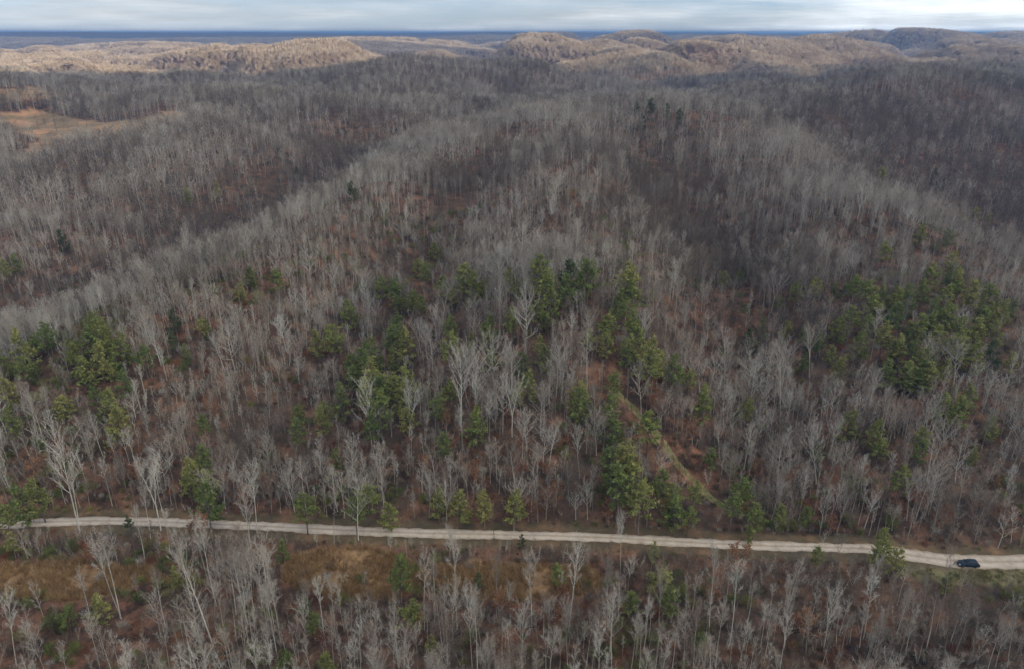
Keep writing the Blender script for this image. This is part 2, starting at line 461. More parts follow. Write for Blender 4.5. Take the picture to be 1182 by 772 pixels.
# ------------------------------------------------------------------ mesh helpers
class MB:
    def __init__(s): s.v = []; s.f = []; s.m = []
    def tube(s, pts, rad, sides, mi=0, cap=False):
        b = len(s.v); n = len(pts)
        for k in range(n):
            p = pts[k]
            d = (pts[min(k + 1, n - 1)] - pts[max(k - 1, 0)]).normalized()
            u = d.orthogonal().normalized(); w = d.cross(u)
            for a in range(sides):
                t = 2 * math.pi * a / sides
                s.v.append(p + (u * math.cos(t) + w * math.sin(t)) * rad[k])
        for k in range(n - 1):
            for a in range(sides):
                c = (a + 1) % sides
                s.f.append((b + k * sides + a, b + k * sides + c, b + (k + 1) * sides + c, b + (k + 1) * sides + a)); s.m.append(mi)
        if cap:
            s.f.append(tuple(b + (n - 1) * sides + a for a in range(sides))); s.m.append(mi)
    def tri(s, a, b_, c, mi=0):
        b = len(s.v); s.v += [a, b_, c]; s.f.append((b, b + 1, b + 2)); s.m.append(mi)
    def quad(s, a, b_, c, d, mi=0):
        b = len(s.v); s.v += [a, b_, c, d]; s.f.append((b, b + 1, b + 2, b + 3)); s.m.append(mi)
    def box(s, x0, x1, y0, y1, z0, z1, mi=0):
        b = len(s.v)
        s.v += [Vector(q) for q in ((x0, y0, z0), (x1, y0, z0), (x1, y1, z0), (x0, y1, z0), (x0, y0, z1), (x1, y0, z1), (x1, y1, z1), (x0, y1, z1))]
        for f in ((0, 3, 2, 1), (4, 5, 6, 7), (0, 1, 5, 4), (1, 2, 6, 5), (2, 3, 7, 6), (3, 0, 4, 7)):
            s.f.append(tuple(b + i for i in f)); s.m.append(mi)
    def mesh(s, name, mats, smooth=False):
        me = bpy.data.meshes.new(name)
        me.from_pydata([tuple(p) for p in s.v], [], s.f)
        for q in (mats if isinstance(mats, (list, tuple)) else [mats]): me.materials.append(q)
        if len(me.materials) > 1: me.polygons.foreach_set('material_index', s.m)
        if smooth: me.polygons.foreach_set('use_smooth', [True] * len(me.polygons))
        me.update()
        return me
def link(name, me, parent=None, kind=None, label=None, cat=None, group=None):
    o = bpy.data.objects.new(name, me)
    COL.objects.link(o)
    if parent is not None: o.parent = parent
    if kind: o['kind'] = kind
    if label: o['label'] = label
    if cat: o['category'] = cat
    if group: o['group'] = group
    return o
RV = random.Random(3)
def rvec():
    while True:
        v = Vector((RV.uniform(-1, 1), RV.uniform(-1, 1), RV.uniform(-1, 1)))
        if 0.05 < v.length < 1: return v.normalized()

# ------------------------------------------------------------------ tree prototypes
def bend_path(p, d, L, n, up, jit):
    pts = [p.copy()]
    for k in range(n):
        d = (d + Vector((0, 0, up)) / n + rvec() * jit).normalized()
        p = p + d * (L / n); pts.append(p)
    return pts, d
def make_bare(seed, Ht=18.0, crown=0.5, spread=0.30, limbs=15, twigs=880, fork=False, r0=0.19, asc=0.75, tw=0.047, up=.16):
    RV.seed(seed)
    tr, cr = MB(), MB()
    stems = []
    lean = Vector((RV.uniform(-.05, .05), RV.uniform(-.05, .05), 1)).normalized()
    if fork:
        base, d = bend_path(Vector((0, 0, -0.6)), lean, Ht * 0.38 + .6, 4, 0.1, 0.03)
        tr.tube(base, [r0 * (1.25 if k == 0 else 1 - .07 * k) for k in range(5)], 6)
        for sgn in (-1, 1):
            a = RV.uniform(0, .8)
            pts, _ = bend_path(base[-1], (d + Vector((math.cos(a), math.sin(a), 0)) * 0.28 * sgn).normalized(), Ht * RV.uniform(.55, .62), 6, 0.25, 0.06)
            tr.tube(pts, [r0 * .68 * (1 - .86 * k / 6) for k in range(7)], 5)
            stems.append((pts, r0 * .68, 0.25))
    else:
        pts, _ = bend_path(Vector((0, 0, -0.6)), lean, Ht + .6, 9, 0.15, 0.028)
        tr.tube(pts, [r0 * (1.3 if k == 0 else (1 - .9 * k / 9)) for k in range(10)], 6)
        stems.append((pts, r0, crown))
    ends = []
    for pts, rr, c0 in stems:
        n = len(pts) - 1
        for k in range(limbs if not fork else limbs * 2 // 3):
            t = c0 + (0.99 - c0) * ((k + RV.random()) / (limbs if not fork else limbs * 2 // 3)) ** 0.9
            q = t * n; i = min(int(q), n - 1)
            p = pts[i].lerp(pts[i + 1], q - i)
            az = k * 2.4 + RV.uniform(-.5, .5)
            el = asc + 0.35 * t + RV.uniform(-.25, .2)
            d = Vector((math.cos(az) * math.cos(el), math.sin(az) * math.cos(el), math.sin(el)))
            rel = (t - c0) / (1 - c0)
            L = Ht * spread * (.5 + .68 * math.sin(math.pi * (.2 + .68 * rel))) * RV.uniform(.65, 1.25)
            lp, _ = bend_path(p, d, L, 3, 0.35, 0.10)
            rb = max(0.025, rr * (1 - .9 * t) * .62 + .012)
            cr.tube(lp, [rb, rb * .75, rb * .5, rb * .22], 3)
            for j in range(4):
                u = 0.3 + 0.7 * (j + RV.random()) / 4
                q2 = u * 3; i2 = min(int(q2), 2)
                p2 = lp[i2].lerp(lp[i2 + 1], q2 - i2)
                d2 = ((lp[i2 + 1] - lp[i2]).normalized() * .8 + rvec() * .8 + Vector((0, 0, .3))).normalized()
                L2 = L * RV.uniform(.3, .5)
                sp_, _ = bend_path(p2, d2, L2, 2, 0.25, 0.12)
                cr.tube(sp_, [rb * .42 + .008, rb * .3 + .006, .006], 3)
                ends.append(sp_)
            ends.append([lp[1], lp[2], lp[3]])
            ends.append([lp[1], lp[2], lp[3]])
    for k in range(twigs):
        e = RV.choice(ends)
        u = RV.random() ** .7 * 2; i = min(int(u), 1)
        p = e[i].lerp(e[i + 1], u - i)
        d = ((e[i + 1] - e[i]).normalized() * .65 + rvec() * .75 + Vector((0, 0, up))).normalized()
        L = RV.uniform(.5, 1.35) * Ht / 18
        w = d.cross(rvec()).normalized() * (tw * RV.uniform(.6, 1.2))
        cr.tri(p - w * .5, p + w * .5, p + d * L, 1)
    return tr, cr
def make_pine(seed, Ht=12.0, crown=0.3, width=0.24, irregular=0.3, tufts=900, leaf=0.42, point=0.8):
    RV.seed(seed)
    tr, cr = MB(), MB()
    pts, _ = bend_path(Vector((0, 0, -0.5)), Vector((RV.uniform(-.04, .04), RV.uniform(-.04, .04), 1)), Ht * .97 + .5, 7, .1, .025)
    r0 = Ht * .0125
    tr.tube(pts, [r0 * (1.25 if k == 0 else 1 - .9 * k / 7) for k in range(8)], 6)
    whorls = int(Ht * 1.5)
    br = []
    for w in range(whorls):
        t = crown + (1 - crown) * (w + RV.random() * .6) / whorls
        rel = (t - crown) / (1 - crown)
        env = (1 - rel) ** point * min(1, .45 + rel * 3.0)
        for k in range(RV.choice((3, 4, 4, 5))):
            if RV.random() < irregular * .45: continue
            az = RV.uniform(0, 6.283)
            L = Ht * width * env * RV.uniform(1 - irregular, 1 + irregular * .6) + .35
            el = RV.uniform(-.12, .35) + .5 * rel
            q = t * 7; i = min(int(q), 6)
            p = pts[i].lerp(pts[i + 1], q - i)
            d = Vector((math.cos(az) * math.cos(el), math.sin(az) * math.cos(el), math.sin(el)))
            bp, _ = bend_path(p, d, L, 2, .22, .08)
            tr.tube(bp, [r0 * .22 + .012, r0 * .14 + .008, .006], 3)
            br.append((bp, L))
    tot = sum(l for _, l in br)
    for bp, L in br:
        for k in range(max(3, int(tufts * L / tot + RV.random()))):
            u = (0.25 + .75 * RV.random() ** .8) * 2; i = min(int(u), 1)
            p = bp[i].lerp(bp[i + 1], u - i) + rvec() * leaf * .55 + Vector((0, 0, leaf * .25))
            for q in range(2):
                d = (rvec() + Vector((0, 0, .55))).normalized()
                w = d.cross(rvec()).normalized()
                s_ = leaf * RV.uniform(.6, 1.25)
                cr.tri(p - w * s_ * .32, p + w * s_ * .32, p + d * s_, 0)
    return tr, cr
def make_leafy(seed, Ht=6.0, tufts=650):
    tr, cr0 = make_bare(seed, Ht, .22, .36, 11, 60, False, .07, .55, .05)
    n0 = len(cr0.f)
    for f in cr0.f[:11 * 0 + n0]:
        pass
    RV.seed(seed + 9)
    cr = MB()
    pool = cr0.v
    b = len(tr.v)
    tr.v += cr0.v; tr.f += [tuple(i + b for i in f) for f in cr0.f]; tr.m += cr0.m
    for k in range(tufts):
        p = RV.choice(pool) + rvec() * .35
        d = rvec(); w = d.cross(rvec()).normalized(); s_ = RV.uniform(.16, .36)
        cr.quad(p, p + w * s_ * .5 + d * s_ * .5, p + d * s_ * 1.1, p - w * s_ * .5 + d * s_ * .5)
    return tr, cr
def make_bush(seed, Ht=2.2, n=260):
    RV.seed(seed)
    m = MB()
    for k in range(n):
        a = RV.uniform(0, 6.283); rr = RV.random() ** .6 * Ht * .75
        p = Vector((math.cos(a) * rr * .6, math.sin(a) * rr * .6, RV.uniform(-.2, Ht * .5)))
        d = (Vector((math.cos(a), math.sin(a), 0)) * RV.uniform(0, .9) + Vector((0, 0, 1)) + rvec() * .5).normalized()
        w = d.cross(rvec()).normalized() * RV.uniform(.02, .045)
        m.tri(p - w, p + w, p + d * RV.uniform(.5, 1.0) * Ht * .6)
    return m
def make_tuft(seed, n=34, h=1.0, spread=.5):
    RV.seed(seed)
    m = MB()
    for k in range(n):
        p = Vector((RV.uniform(-spread, spread), RV.uniform(-spread, spread), -.05))
        d = (Vector((0, 0, 1)) + rvec() * .55).normalized()
        w = d.cross(rvec()).normalized() * RV.uniform(.025, .05)
        m.tri(p - w, p + w, p + d * h * RV.uniform(.6, 1.2))
    return m

# (seed, height, crown, spread, limbs, twigs, fork, r0, asc, look)
BARE_SPEC = [
    dict(seed=1, Ht=19, crown=.55, spread=.21, limbs=15, twigs=760, r0=.17, asc=.78),
    dict(seed=2, Ht=18, crown=.40, spread=.28, limbs=16, twigs=880, r0=.17, asc=.70),
    dict(seed=3, Ht=20, crown=.64, spread=.19, limbs=13, twigs=640, r0=.17, asc=.85),
    dict(seed=4, Ht=17, crown=.38, spread=.30, limbs=17, twigs=900, r0=.18, asc=.65),
    dict(seed=5, Ht=18, crown=.52, spread=.23, limbs=15, twigs=760, r0=.16, asc=.9),
    dict(seed=6, Ht=17, crown=.38, spread=.34, limbs=17, twigs=1000, r0=.22, asc=.55),
    dict(seed=7, Ht=18, crown=.35, spread=.26, limbs=18, twigs=1000, r0=.21, asc=.75, fork=True),
    dict(seed=8, Ht=12, crown=.30, spread=.27, limbs=14, twigs=760, r0=.11, asc=.8, tw=.05),
    dict(seed=9, Ht=21, crown=.62, spread=.14, limbs=12, twigs=560, r0=.18, asc=.6),
    dict(seed=10, Ht=16, crown=.30, spread=.36, limbs=18, twigs=1300, r0=.27, asc=.5),
    dict(seed=11, Ht=13, crown=.42, spread=.17, limbs=11, twigs=400, r0=.085, asc=.9, tw=.05),
    dict(seed=12, Ht=14, crown=.50, spread=.15, limbs=10, twigs=330, r0=.09, asc=1.0, tw=.05),
    dict(seed=13, Ht=12, crown=.35, spread=.19, limbs=12, twigs=480, r0=.08, asc=.8, tw=.048),
]
BARE_LOOK = ['slender', 'narrow-crowned', 'tall straight', 'full-crowned', 'upswept', 'spreading', 'forked', 'small bushy', 'thin pole-like', 'broad oak-like', 'young upright', 'young pole-like', 'young bushy']
BARE_H = [s['Ht'] for s in BARE_SPEC]
BARE = []
for s in BARE_SPEC:
    tr, cr = make_bare(**s)
    BARE.append((tr, cr))
def joined(tr, cr):
    m = MB(); m.v = tr.v + cr.v; b = len(tr.v)
    m.f = tr.f + [tuple(i + b for i in f) for f in cr.f]
    m.m = [0] * len(tr.f) + list(cr.m)
    return m
BARE_PARTS = {}
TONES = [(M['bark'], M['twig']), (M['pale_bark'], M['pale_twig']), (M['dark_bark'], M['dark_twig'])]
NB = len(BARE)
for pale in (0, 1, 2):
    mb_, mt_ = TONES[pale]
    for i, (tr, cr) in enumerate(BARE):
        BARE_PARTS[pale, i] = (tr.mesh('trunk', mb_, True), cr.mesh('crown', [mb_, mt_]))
PINE_SPEC = [dict(seed=21, Ht=13, crown=.28, width=.21, irregular=.35, tufts=620, leaf=.5, point=.7),
             dict(seed=22, Ht=12, crown=.35, width=.24, irregular=.45, tufts=600, leaf=.5, point=.55),
             dict(seed=23, Ht=11, crown=.18, width=.25, irregular=.3, tufts=640, leaf=.48, point=.8),
             dict(seed=24, Ht=14, crown=.40, width=.20, irregular=.5, tufts=560, leaf=.52, point=.5),
             dict(seed=25, Ht=8, crown=.06, width=.24, irregular=.2, tufts=560, leaf=.36, point=.9)]
PINE_H = [s['Ht'] for s in PINE_SPEC]
PINE_PARTS = {}
PINE_GEO = [make_pine(**s) for s in PINE_SPEC]
for dk in (0, 1):
    for i, (tr, cr) in enumerate(PINE_GEO):
        PINE_PARTS[dk, i] = (tr.mesh('trunk', M['pine_bark'], True), cr.mesh('crown', M['dark_needles'] if dk else M['needles']))
LEAF_PARTS = []
for i, (sd, h, n) in enumerate(((31, 6.0, 620), (32, 7.5, 700), (33, 4.5, 520))):
    tr, cr = make_leafy(sd, h, n)
    LEAF_PARTS.append((tr.mesh('trunk', M['bark'], False), cr.mesh('crown', M['russet']), h))

# ------------------------------------------------------------------ ground sheet (polar, finest where the place is near)
def build_ground():
    az = np.concatenate([np.linspace(-180, -62, 30)[:-1], np.linspace(-62, -44, 24)[:-1], np.linspace(-44, 44, 400), np.linspace(44, 62, 24)[1:], np.linspace(62, 180, 30)[1:-1]])
    az = np.radians(az)
    rr = [8.0, 25, 45, 62, 78]
    r = 88.0
    while r < 46000:
        rr.append(r); r *= 1.0105 if r < 900 else (1.013 if r < 5000 else 1.03)
    rr = np.array(rr)
    A, Rr = np.meshgrid(az, rr)
    X, Y = Rr * np.sin(A), Rr * np.cos(A)
    Z = H(X, Y)
    nr, na = X.shape
    verts = np.stack([X.ravel(), Y.ravel(), Z.ravel()], 1)
    verts = np.concatenate([verts, [[0, 0, h1(0, 0.1)]]])
    idx = np.arange(nr * na).reshape(nr, na)
    a = idx[:-1]; b = np.roll(idx, -1, 1)[:-1]; c = np.roll(idx, -1, 1)[1:]; d = idx[1:]
    quads = np.stack([a, b, c, d], -1).reshape(-1, 4)[:, ::-1]
    faces = quads.tolist()
    for k in range(na): faces.append((nr * na, idx[0, (k + 1) % na], idx[0, k]))
    me = bpy.data.meshes.new('ground')
    me.from_pydata(verts.tolist(), [], faces)
    me.materials.append(M['ground'])
    me.polygons.foreach_set('use_smooth', [True] * len(me.polygons))
    ca = me.color_attributes.new('cover', 'FLOAT_COLOR', 'POINT')
    col = np.zeros((len(verts), 4)); col[:, 3] = 1
    x, y, z = verts.T
    front = y > 60
    px, py, dd = project(x, np.where(front, y, 100), z)
    j = (fbm(x / 5, y / 5, 61, 3) - .5) * 12
    j2 = (fbm(x / 30, y / 30, 62, 4, .65) - .5) * 26
    sed = np.zeros(len(verts)); ver = np.zeros(len(verts))
    for q, poly in enumerate(CLEAR):
        k = in_poly(poly, px + j, py + j * .7) & front & (y < 175)
        if q == 3: ver[k] = 1
        else: sed[k] = 1
    mea = (in_poly(FIELD_A, px + j2 * 1.0, py + j2 * .35) | in_poly(FIELD_B, px + j2, py + j2 * .2)) & (y > 380) & (y < 1000)
    dr = np.full(len(verts), 99.0)
    kk = np.abs(y - road_y(x)) < 12
    dr[kk] = poly_dist(ROAD, x[kk], y[kk])[0]
    ver = np.maximum(ver, np.clip(1.2 - np.abs(dr - 3.2) / 1.6, 0, .3))
    col[:, 0] = sed; col[:, 1] = mea; col[:, 2] = ver
    ca.data.foreach_set('color', col.ravel())
    me.update()
    link('ground', me, kind='structure')
build_ground()

def strip(name, P, half, m, lift, kind='structure', cross=5, ragged=.25, crown=.05):
    mb = MB(); n = len(P)
    uvs = []
    for k in range(n):
        d = P[min(k + 1, n - 1)] - P[max(k - 1, 0)]
        d = d[:2] / np.linalg.norm(d[:2]); nx, ny = -d[1], d[0]
        hw = half(k) if callable(half) else half
        z = P[k, 2] if P.shape[1] > 2 else 0.0
        for c in range(cross):
            t = c / (cross - 1) * 2 - 1
            e = hw * t + (RV.uniform(-ragged, ragged) if c in (0, cross - 1) else 0)
            mb.v.append(Vector((P[k, 0] + nx * e, P[k, 1] + ny * e, z + lift + crown * (1 - t * t)))); uvs.append(((t + 1) / 2, k * .1))
    for k in range(n - 1):
        for c in range(cross - 1):
            mb.f.append((k * cross + c, (k + 1) * cross + c, (k + 1) * cross + c + 1, k * cross + c + 1)[::-1]); mb.m.append(0)
    me = mb.mesh(name, m, True)
    ul = me.uv_layers.new()
    for lp in me.loops: ul.data[lp.index].uv = uvs[lp.vertex_index]
    return link(name, me, kind=kind)
def road_half(k):
    x = ROAD[k, 0]
    return 1.7 + 0.8 * float(sstep(70, 100, x)) + .5 * (float(vnoise(np.array([x / 9]), np.array([.5]), 3)[0]) - .5)
strip('gravel_road', ROAD, road_half, M['gravel'], .06, cross=7)
strip('dirt_trail', TRAIL, 1.3, M['dirt'], .12, cross=5, ragged=.3, crown=.03)

# ------------------------------------------------------------------ scattering with geometry nodes (only for the uncountable masses)
def scatter(name, protos, x, y, z, rot, scl, idx, label, cat):
    pc = bpy.data.collections.new(name + '_kinds')
    for k, me in enumerate(protos):
        o = bpy.data.objects.new('%s_kind_%02d' % (name, k), me); pc.objects.link(o)
    me = bpy.data.meshes.new(name)
    n = len(x)
    me.vertices.add(n)
    me.vertices.foreach_set('co', np.stack([x, y, z], 1).ravel())
    a = me.attributes.new('rot', 'FLOAT_VECTOR', 'POINT'); a.data.foreach_set('vector', np.asarray(rot, float).ravel())
    s_ = np.asarray(scl, float)
    if s_.ndim == 1: s_ = np.stack([s_] * 3, 1)
    a = me.attributes.new('scl', 'FLOAT_VECTOR', 'POINT'); a.data.foreach_set('vector', s_.ravel())
    a = me.attributes.new('kind_index', 'INT', 'POINT'); a.data.foreach_set('value', np.asarray(idx, np.int32))
    ng = bpy.data.node_groups.new(name + '_scatter', 'GeometryNodeTree')
    ng.interface.new_socket('Geometry', in_out='INPUT', socket_type='NodeSocketGeometry')
    ng.interface.new_socket('Geometry', in_out='OUTPUT', socket_type='NodeSocketGeometry')
    N, Lk = ng.nodes, ng.links
    gi, go = N.new('NodeGroupInput'), N.new('NodeGroupOutput')
    ci = N.new('GeometryNodeCollectionInfo'); ci.inputs['Collection'].default_value = pc
    ci.inputs['Separate Children'].default_value = True; ci.inputs['Reset Children'].default_value = True
    ip = N.new('GeometryNodeInstanceOnPoints'); ip.inputs['Pick Instance'].default_value = True
    def attr(nm, t):
        q = N.new('GeometryNodeInputNamedAttribute'); q.data_type = t; q.inputs['Name'].default_value = nm
        return [o for o in q.outputs if o.enabled and o.name == 'Attribute'][0]
    e = N.new('FunctionNodeEulerToRotation')
    Lk.new(attr('rot', 'FLOAT_VECTOR'), e.inputs[0])
    Lk.new(gi.outputs[0], ip.inputs['Points']); Lk.new(ci.outputs[0], ip.inputs['Instance'])
    Lk.new(attr('kind_index', 'INT'), ip.inputs['Instance Index']); Lk.new(e.outputs[0], ip.inputs['Rotation'])
    Lk.new(attr('scl', 'FLOAT_VECTOR'), ip.inputs['Scale']); Lk.new(ip.outputs[0], go.inputs[0])
    o = link(name, me, kind='stuff', label=label, cat=cat)
    md = o.modifiers.new('scatter', 'NODES'); md.node_group = ng
    return o

def jgrid(x0, x1, y0, y1, c, keep=1.0):
    gx, gy = np.meshgrid(np.arange(x0, x1, c), np.arange(y0, y1, c))
    gx = gx + RNG.uniform(-.48, .48, gx.shape) * c; gy = gy + RNG.uniform(-.48, .48, gy.shape) * c
    gx, gy = gx.ravel(), gy.ravel()
    k = RNG.random(gx.size) < keep
    return gx[k], gy[k]
def sector(x, y, half=43.0, pad=14):
    return np.abs(x) < np.tan(R(half)) * np.maximum(y * .95 + 20, 0) + pad
TRAIL_PIX = np.array([project(*p)[:2] for p in TRAIL])
def blocked(x, y, z, h, p_clear=.93, p_trail=.97):
    """open ground stays open: drop trees that stand on it or close right in front of it"""
    out = np.zeros(len(x), bool)
    u1, u2 = RNG.random(len(x)), RNG.random(len(x))
    for f in (0.0, .3, .6, .9):
        px, py, d = project(x, y, z + h * f)
        for poly in CLEAR:
            c = in_poly(poly, px, py) & (y < 175)
            out |= c & ((u1 < p_clear) | (f == 0))
        for poly in (FIELD_A, FIELD_B):
            if f < .5: out |= in_poly(poly, px, py) & (y > 380) & (y < 1000) & (u1 < .95)
        near = (y < 195) & (np.abs(px - 790) < 110)
        if np.any(near):
            dd = np.min((TRAIL_PIX[:, 0][None] - px[near][:, None]) ** 2 + (TRAIL_PIX[:, 1][None] - py[near][:, None]) ** 2, 1) ** .5
            q = np.zeros(len(x), bool); q[near] = dd < 8
            out |= q & (u2 < p_trail)
    return out

# ------------------------------------------------------------------ pines (every one a thing): crown centre on the photograph, height in metres, tone
PINES = '''22 399 12|52 395 12|3 419 11|27 429 10|115 383 11|105 395 11|115 414 12|95 426 11|139 405 12|166 414 10|142 443 10|125 465 11|139 485 11|76 475 10|14 490 12|10 448 9|120 398 13|84 410 9|130 425 9
386 395 11|345 500 10 b|373 485 10|396 461 11|235 495 9|202 372 9 d|424 410 12|429 436 13|432 453 13|439 475 13|456 395 11|471 397 11|456 444 9|430 498 9|520 404 11|505 475 9 b|550 493 10 b|518 456 8|566 422 8|562 387 8|418 425 12|440 458 12|410 440 10
700 405 9|735 393 11|747 410 12|749 427 12|668 458 9|668 475 12|705 471 10|608 444 9|605 420 8 d|749 498 11|710 503 10|723 409 9|630 412 8
539 327 13|500 290 9|491 317 9|623 317 12|627 334 13|637 351 12|657 320 12 d|678 327 14|723 330 14|715 354 11|701 381 9|732 378 11|588 327 10|590 371 9|564 378 8 b|458 341 12|512 334 9|441 337 10|404 364 11|458 381 11|519 381 9|545 335 11|670 335 11|730 345 11|476 350 9
1022 293 10|1095 280 10|1097 303 10|1063 270 9|919 341 10|941 334 9|1002 341 12|1049 347 12|1076 320 11|1107 327 11|1120 340 12|1141 347 12|1080 361 11|1002 381 11|982 371 11|1032 368 12|1019 391 12|1134 371 12|1127 385 12|1083 395 12|1103 405 13|1120 412 12|1146 412 12 d|1073 435 11|1049 435 11|971 425 9|929 418 8|814 466 13 b|861 476 11|795 439 8|1105 476 12|1120 459 10|1144 496 9|1009 500 11|978 493 11|1063 510 9|1157 361 10|836 324 8|866 391 9 d|907 385 9|1026 432 11|1060 380 12|1090 345 12|1040 405 11|990 400 11|965 380 10|1060 420 12|1110 385 12|1095 370 12|1150 390 11|1010 360 12|945 395 9|1035 350 11|1065 340 11
5 313 12|71 276 11 d|288 320 9|320 324 8|233 381 8|382 391 9|998 179 11|1019 203 14 b|1080 203 11 d|1124 250 12 b|407 223 11 d|217 227 11|250 220 11|342 200 10 d|735 128 11 d|752 124 12 d|770 128 11 d|784 135 11 d|742 140 10 d|1140 255 10|1090 210 10 d
44 573 12|24 580 12|233 532 12|237 576 13|217 556 11|352 590 9 b|149 605 6 d|118 701 8|78 715 7|7 600 9|13 627 7|325 634 6|203 664 6|352 701 8 d|362 722 7|328 766 7|375 766 7|225 545 11|243 560 10
410 590 9|424 580 9|451 593 7|529 583 9|505 580 8|559 586 9|593 586 9 b|722 532 12|715 563 13|739 580 12|762 560 9|461 664 12|475 715 10|498 745 6 b|552 668 5 d|644 664 7|762 675 10|772 695 10|728 700 8|603 624 4 d|755 637 6|780 590 9|795 600 8|730 550 12|775 575 8|705 540 11
802 573 9|856 570 11|873 597 10|900 597 8|931 597 7|1039 556 11|1015 519 8|1063 519 8|1019 630 10|1032 647 9|944 644 7|1093 671 6|809 745 7|820 530 8|845 585 11|1010 645 8|865 615 5'''
pines = []
for tok in PINES.replace('\n', '|').split('|'):
    t = tok.split()
    px, py, h = float(t[0]), float(t[1]), float(t[2]) * 1.1; tone = t[3] if len(t) > 3 else ''
    if 300 < px < 790 and 300 < py < 620: h *= 1.18
    x, y = at(px, py, h * .6)
    pines.append([x, y, h, tone, px, py])
_prng = random.Random(12)
for base_p in list(pines):
    if len(pines) > 297: break
    if base_p[5] < 500 and base_p[5] > 300 and _prng.random() < .62:
        x = base_p[0] + _prng.uniform(-9, 9); y = base_p[1] + _prng.uniform(-9, 9); h = base_p[2] * _prng.uniform(.6, .95)
        z = hq(x, y); q = project(x, y, z + h * .6)
        pines.append([x, y, h, base_p[3], q[0], q[1]])
PXY = np.array([(p[0], p[1]) for p in pines])

ORD = ['first', 'second', 'third', 'fourth', 'fifth', 'sixth', 'seventh', 'eighth', 'ninth', 'tenth', 'eleventh', 'twelfth', 'thirteenth', 'fourteenth', 'fifteenth', 'sixteenth', 'seventeenth', 'eighteenth', 'nineteenth']
TENS = {2: 'twent', 3: 'thirt', 4: 'fort', 5: 'fift', 6: 'sixt', 7: 'sevent'}
def ordinal(n):                      # n counts from 0
    n += 1
    if n < 20: return ORD[n - 1]
    a, b = divmod(n, 10)
    return TENS[a] + 'ieth' if b == 0 else TENS[a] + 'y-' + ORD[b - 1]
def label_all(items, singular, plural):
    """items: dicts with look, zone, px -> one label each, told apart by look, zone, then order from the left"""
    cls = {}
    for it in items: cls.setdefault((it['look'], it['zone']), []).append(it)
    for (look, zone), L in cls.items():
        L.sort(key=lambda q: q['px'])
        for k, it in enumerate(L):
            if len(L) == 1: it['label'] = '%s %s %s' % (look, singular, zone)
            elif k == 0: it['label'] = 'leftmost of the %s %s %s' % (look, plural, zone)
            elif k == len(L) - 1: it['label'] = 'rightmost of the %s %s %s' % (look, plural, zone)
            else: it['label'] = '%s from left of the %s %s %s' % (ordinal(k), look, plural, zone)
def tree_thing(name, parts, loc, rot, scl, label, cat, group):
    e = bpy.data.objects.new(name, None); COL.objects.link(e)
    e.empty_display_size = 1.0
    e.location = loc; e.rotation_euler = rot; e.scale = (scl, scl, scl) if isinstance(scl, float) else scl
    e['label'] = label; e['category'] = cat; e['group'] = group
    for nm, me in parts: link(nm, me, e)
    return e

def near_zone(x, y, px, py):
    d = float(road_y(x)) - y
    if d > 32: return 'along the bottom edge'
    if d > 17: return 'just below the brown grass'
    if d > 0: return 'on the near roadside'
    if d > -9: return 'just above the road'
    if d > -20: return 'a little upslope of the road'
    return 'well above the road'
def pine_zone(x, y, px, py):
    if y < 170: return near_zone(x, y, px, py)
    if py < 260: return 'far up among the bare hills'
    if px > 900 and py < 455: return 'in the right slope grove'
    if px < 190 and py > 360: return 'on the left slope'
    if py < 362 and px > 480: return 'high on the central spur'
    if 380 <= px < 480: return 'in the hollow left of centre'
    if px < 380: return 'scattered on the left ridge'
    if px < 690: return 'midway up the central spur'
    if px < 770: return 'above the dirt trail'
    return 'in and beside the right ravine'
items = []
for x, y, h, tone, px, py in pines:
    z = hq(x, y)
    ti = _prng.choice((0, 1, 2, 3)) if h > 7.5 else 4
    if tone == 'd': ti = _prng.choice((0, 2, 4))
    look = ('dark green' if tone == 'd' else 'bright green' if tone == 'b' else 'olive green') + (' tall' if h >= 11 else ' small' if h <= 8 else '')
    items.append(dict(look=look, zone=pine_zone(x, y, px, py), px=px, x=x, y=y, z=z, h=h, ti=ti, tone=tone))
label_all(items, 'pine', 'pines')
for it in items:
    a, b = PINE_PARTS[1 if it['tone'] == 'd' else 0, it['ti']]
    s_ = it['h'] / PINE_H[it['ti']]
    wv = _prng.uniform(1.05, 1.4)
    tree_thing('pine_tree', (('trunk', a), ('crown', b)), (it['x'], it['y'], it['z']), (0, 0, _prng.uniform(0, 6.28)), (s_ * wv, s_ * wv, s_), it['label'], 'pine', 'pines on the slopes')

# ------------------------------------------------------------------ russet-leaved small trees
RUSSET = [(110, 640), (140, 530), (245, 745), (480, 735), (570, 750), (640, 725), (700, 560), (632, 545), (450, 548), (490, 540), (310, 560), (930, 592), (1010, 572), (1085, 603), (40, 545), (155, 548), (185, 545),
          (420, 500), (520, 520), (600, 520), (655, 510), (585, 480), (700, 590), (345, 560), (275, 590), (80, 560), (640, 575), (560, 560), (505, 490), (470, 515), (760, 470), (800, 500), (880, 540), (910, 560), (1150, 560), (1120, 590), (990, 540), (740, 440), (690, 470), (610, 590), (540, 545), (395, 540), (230, 600), (250, 520), (300, 520), (1060, 580), (1170, 600), (960, 610), (860, 640), (655, 690), (205, 745), (372, 745), (700, 740), (590, 705), (1000, 700), (930, 725), (820, 690), (240, 470), (330, 440), (70, 520), (670, 400), (720, 350), (600, 300), (640, 260), (700, 300), (660, 230)]
items = []
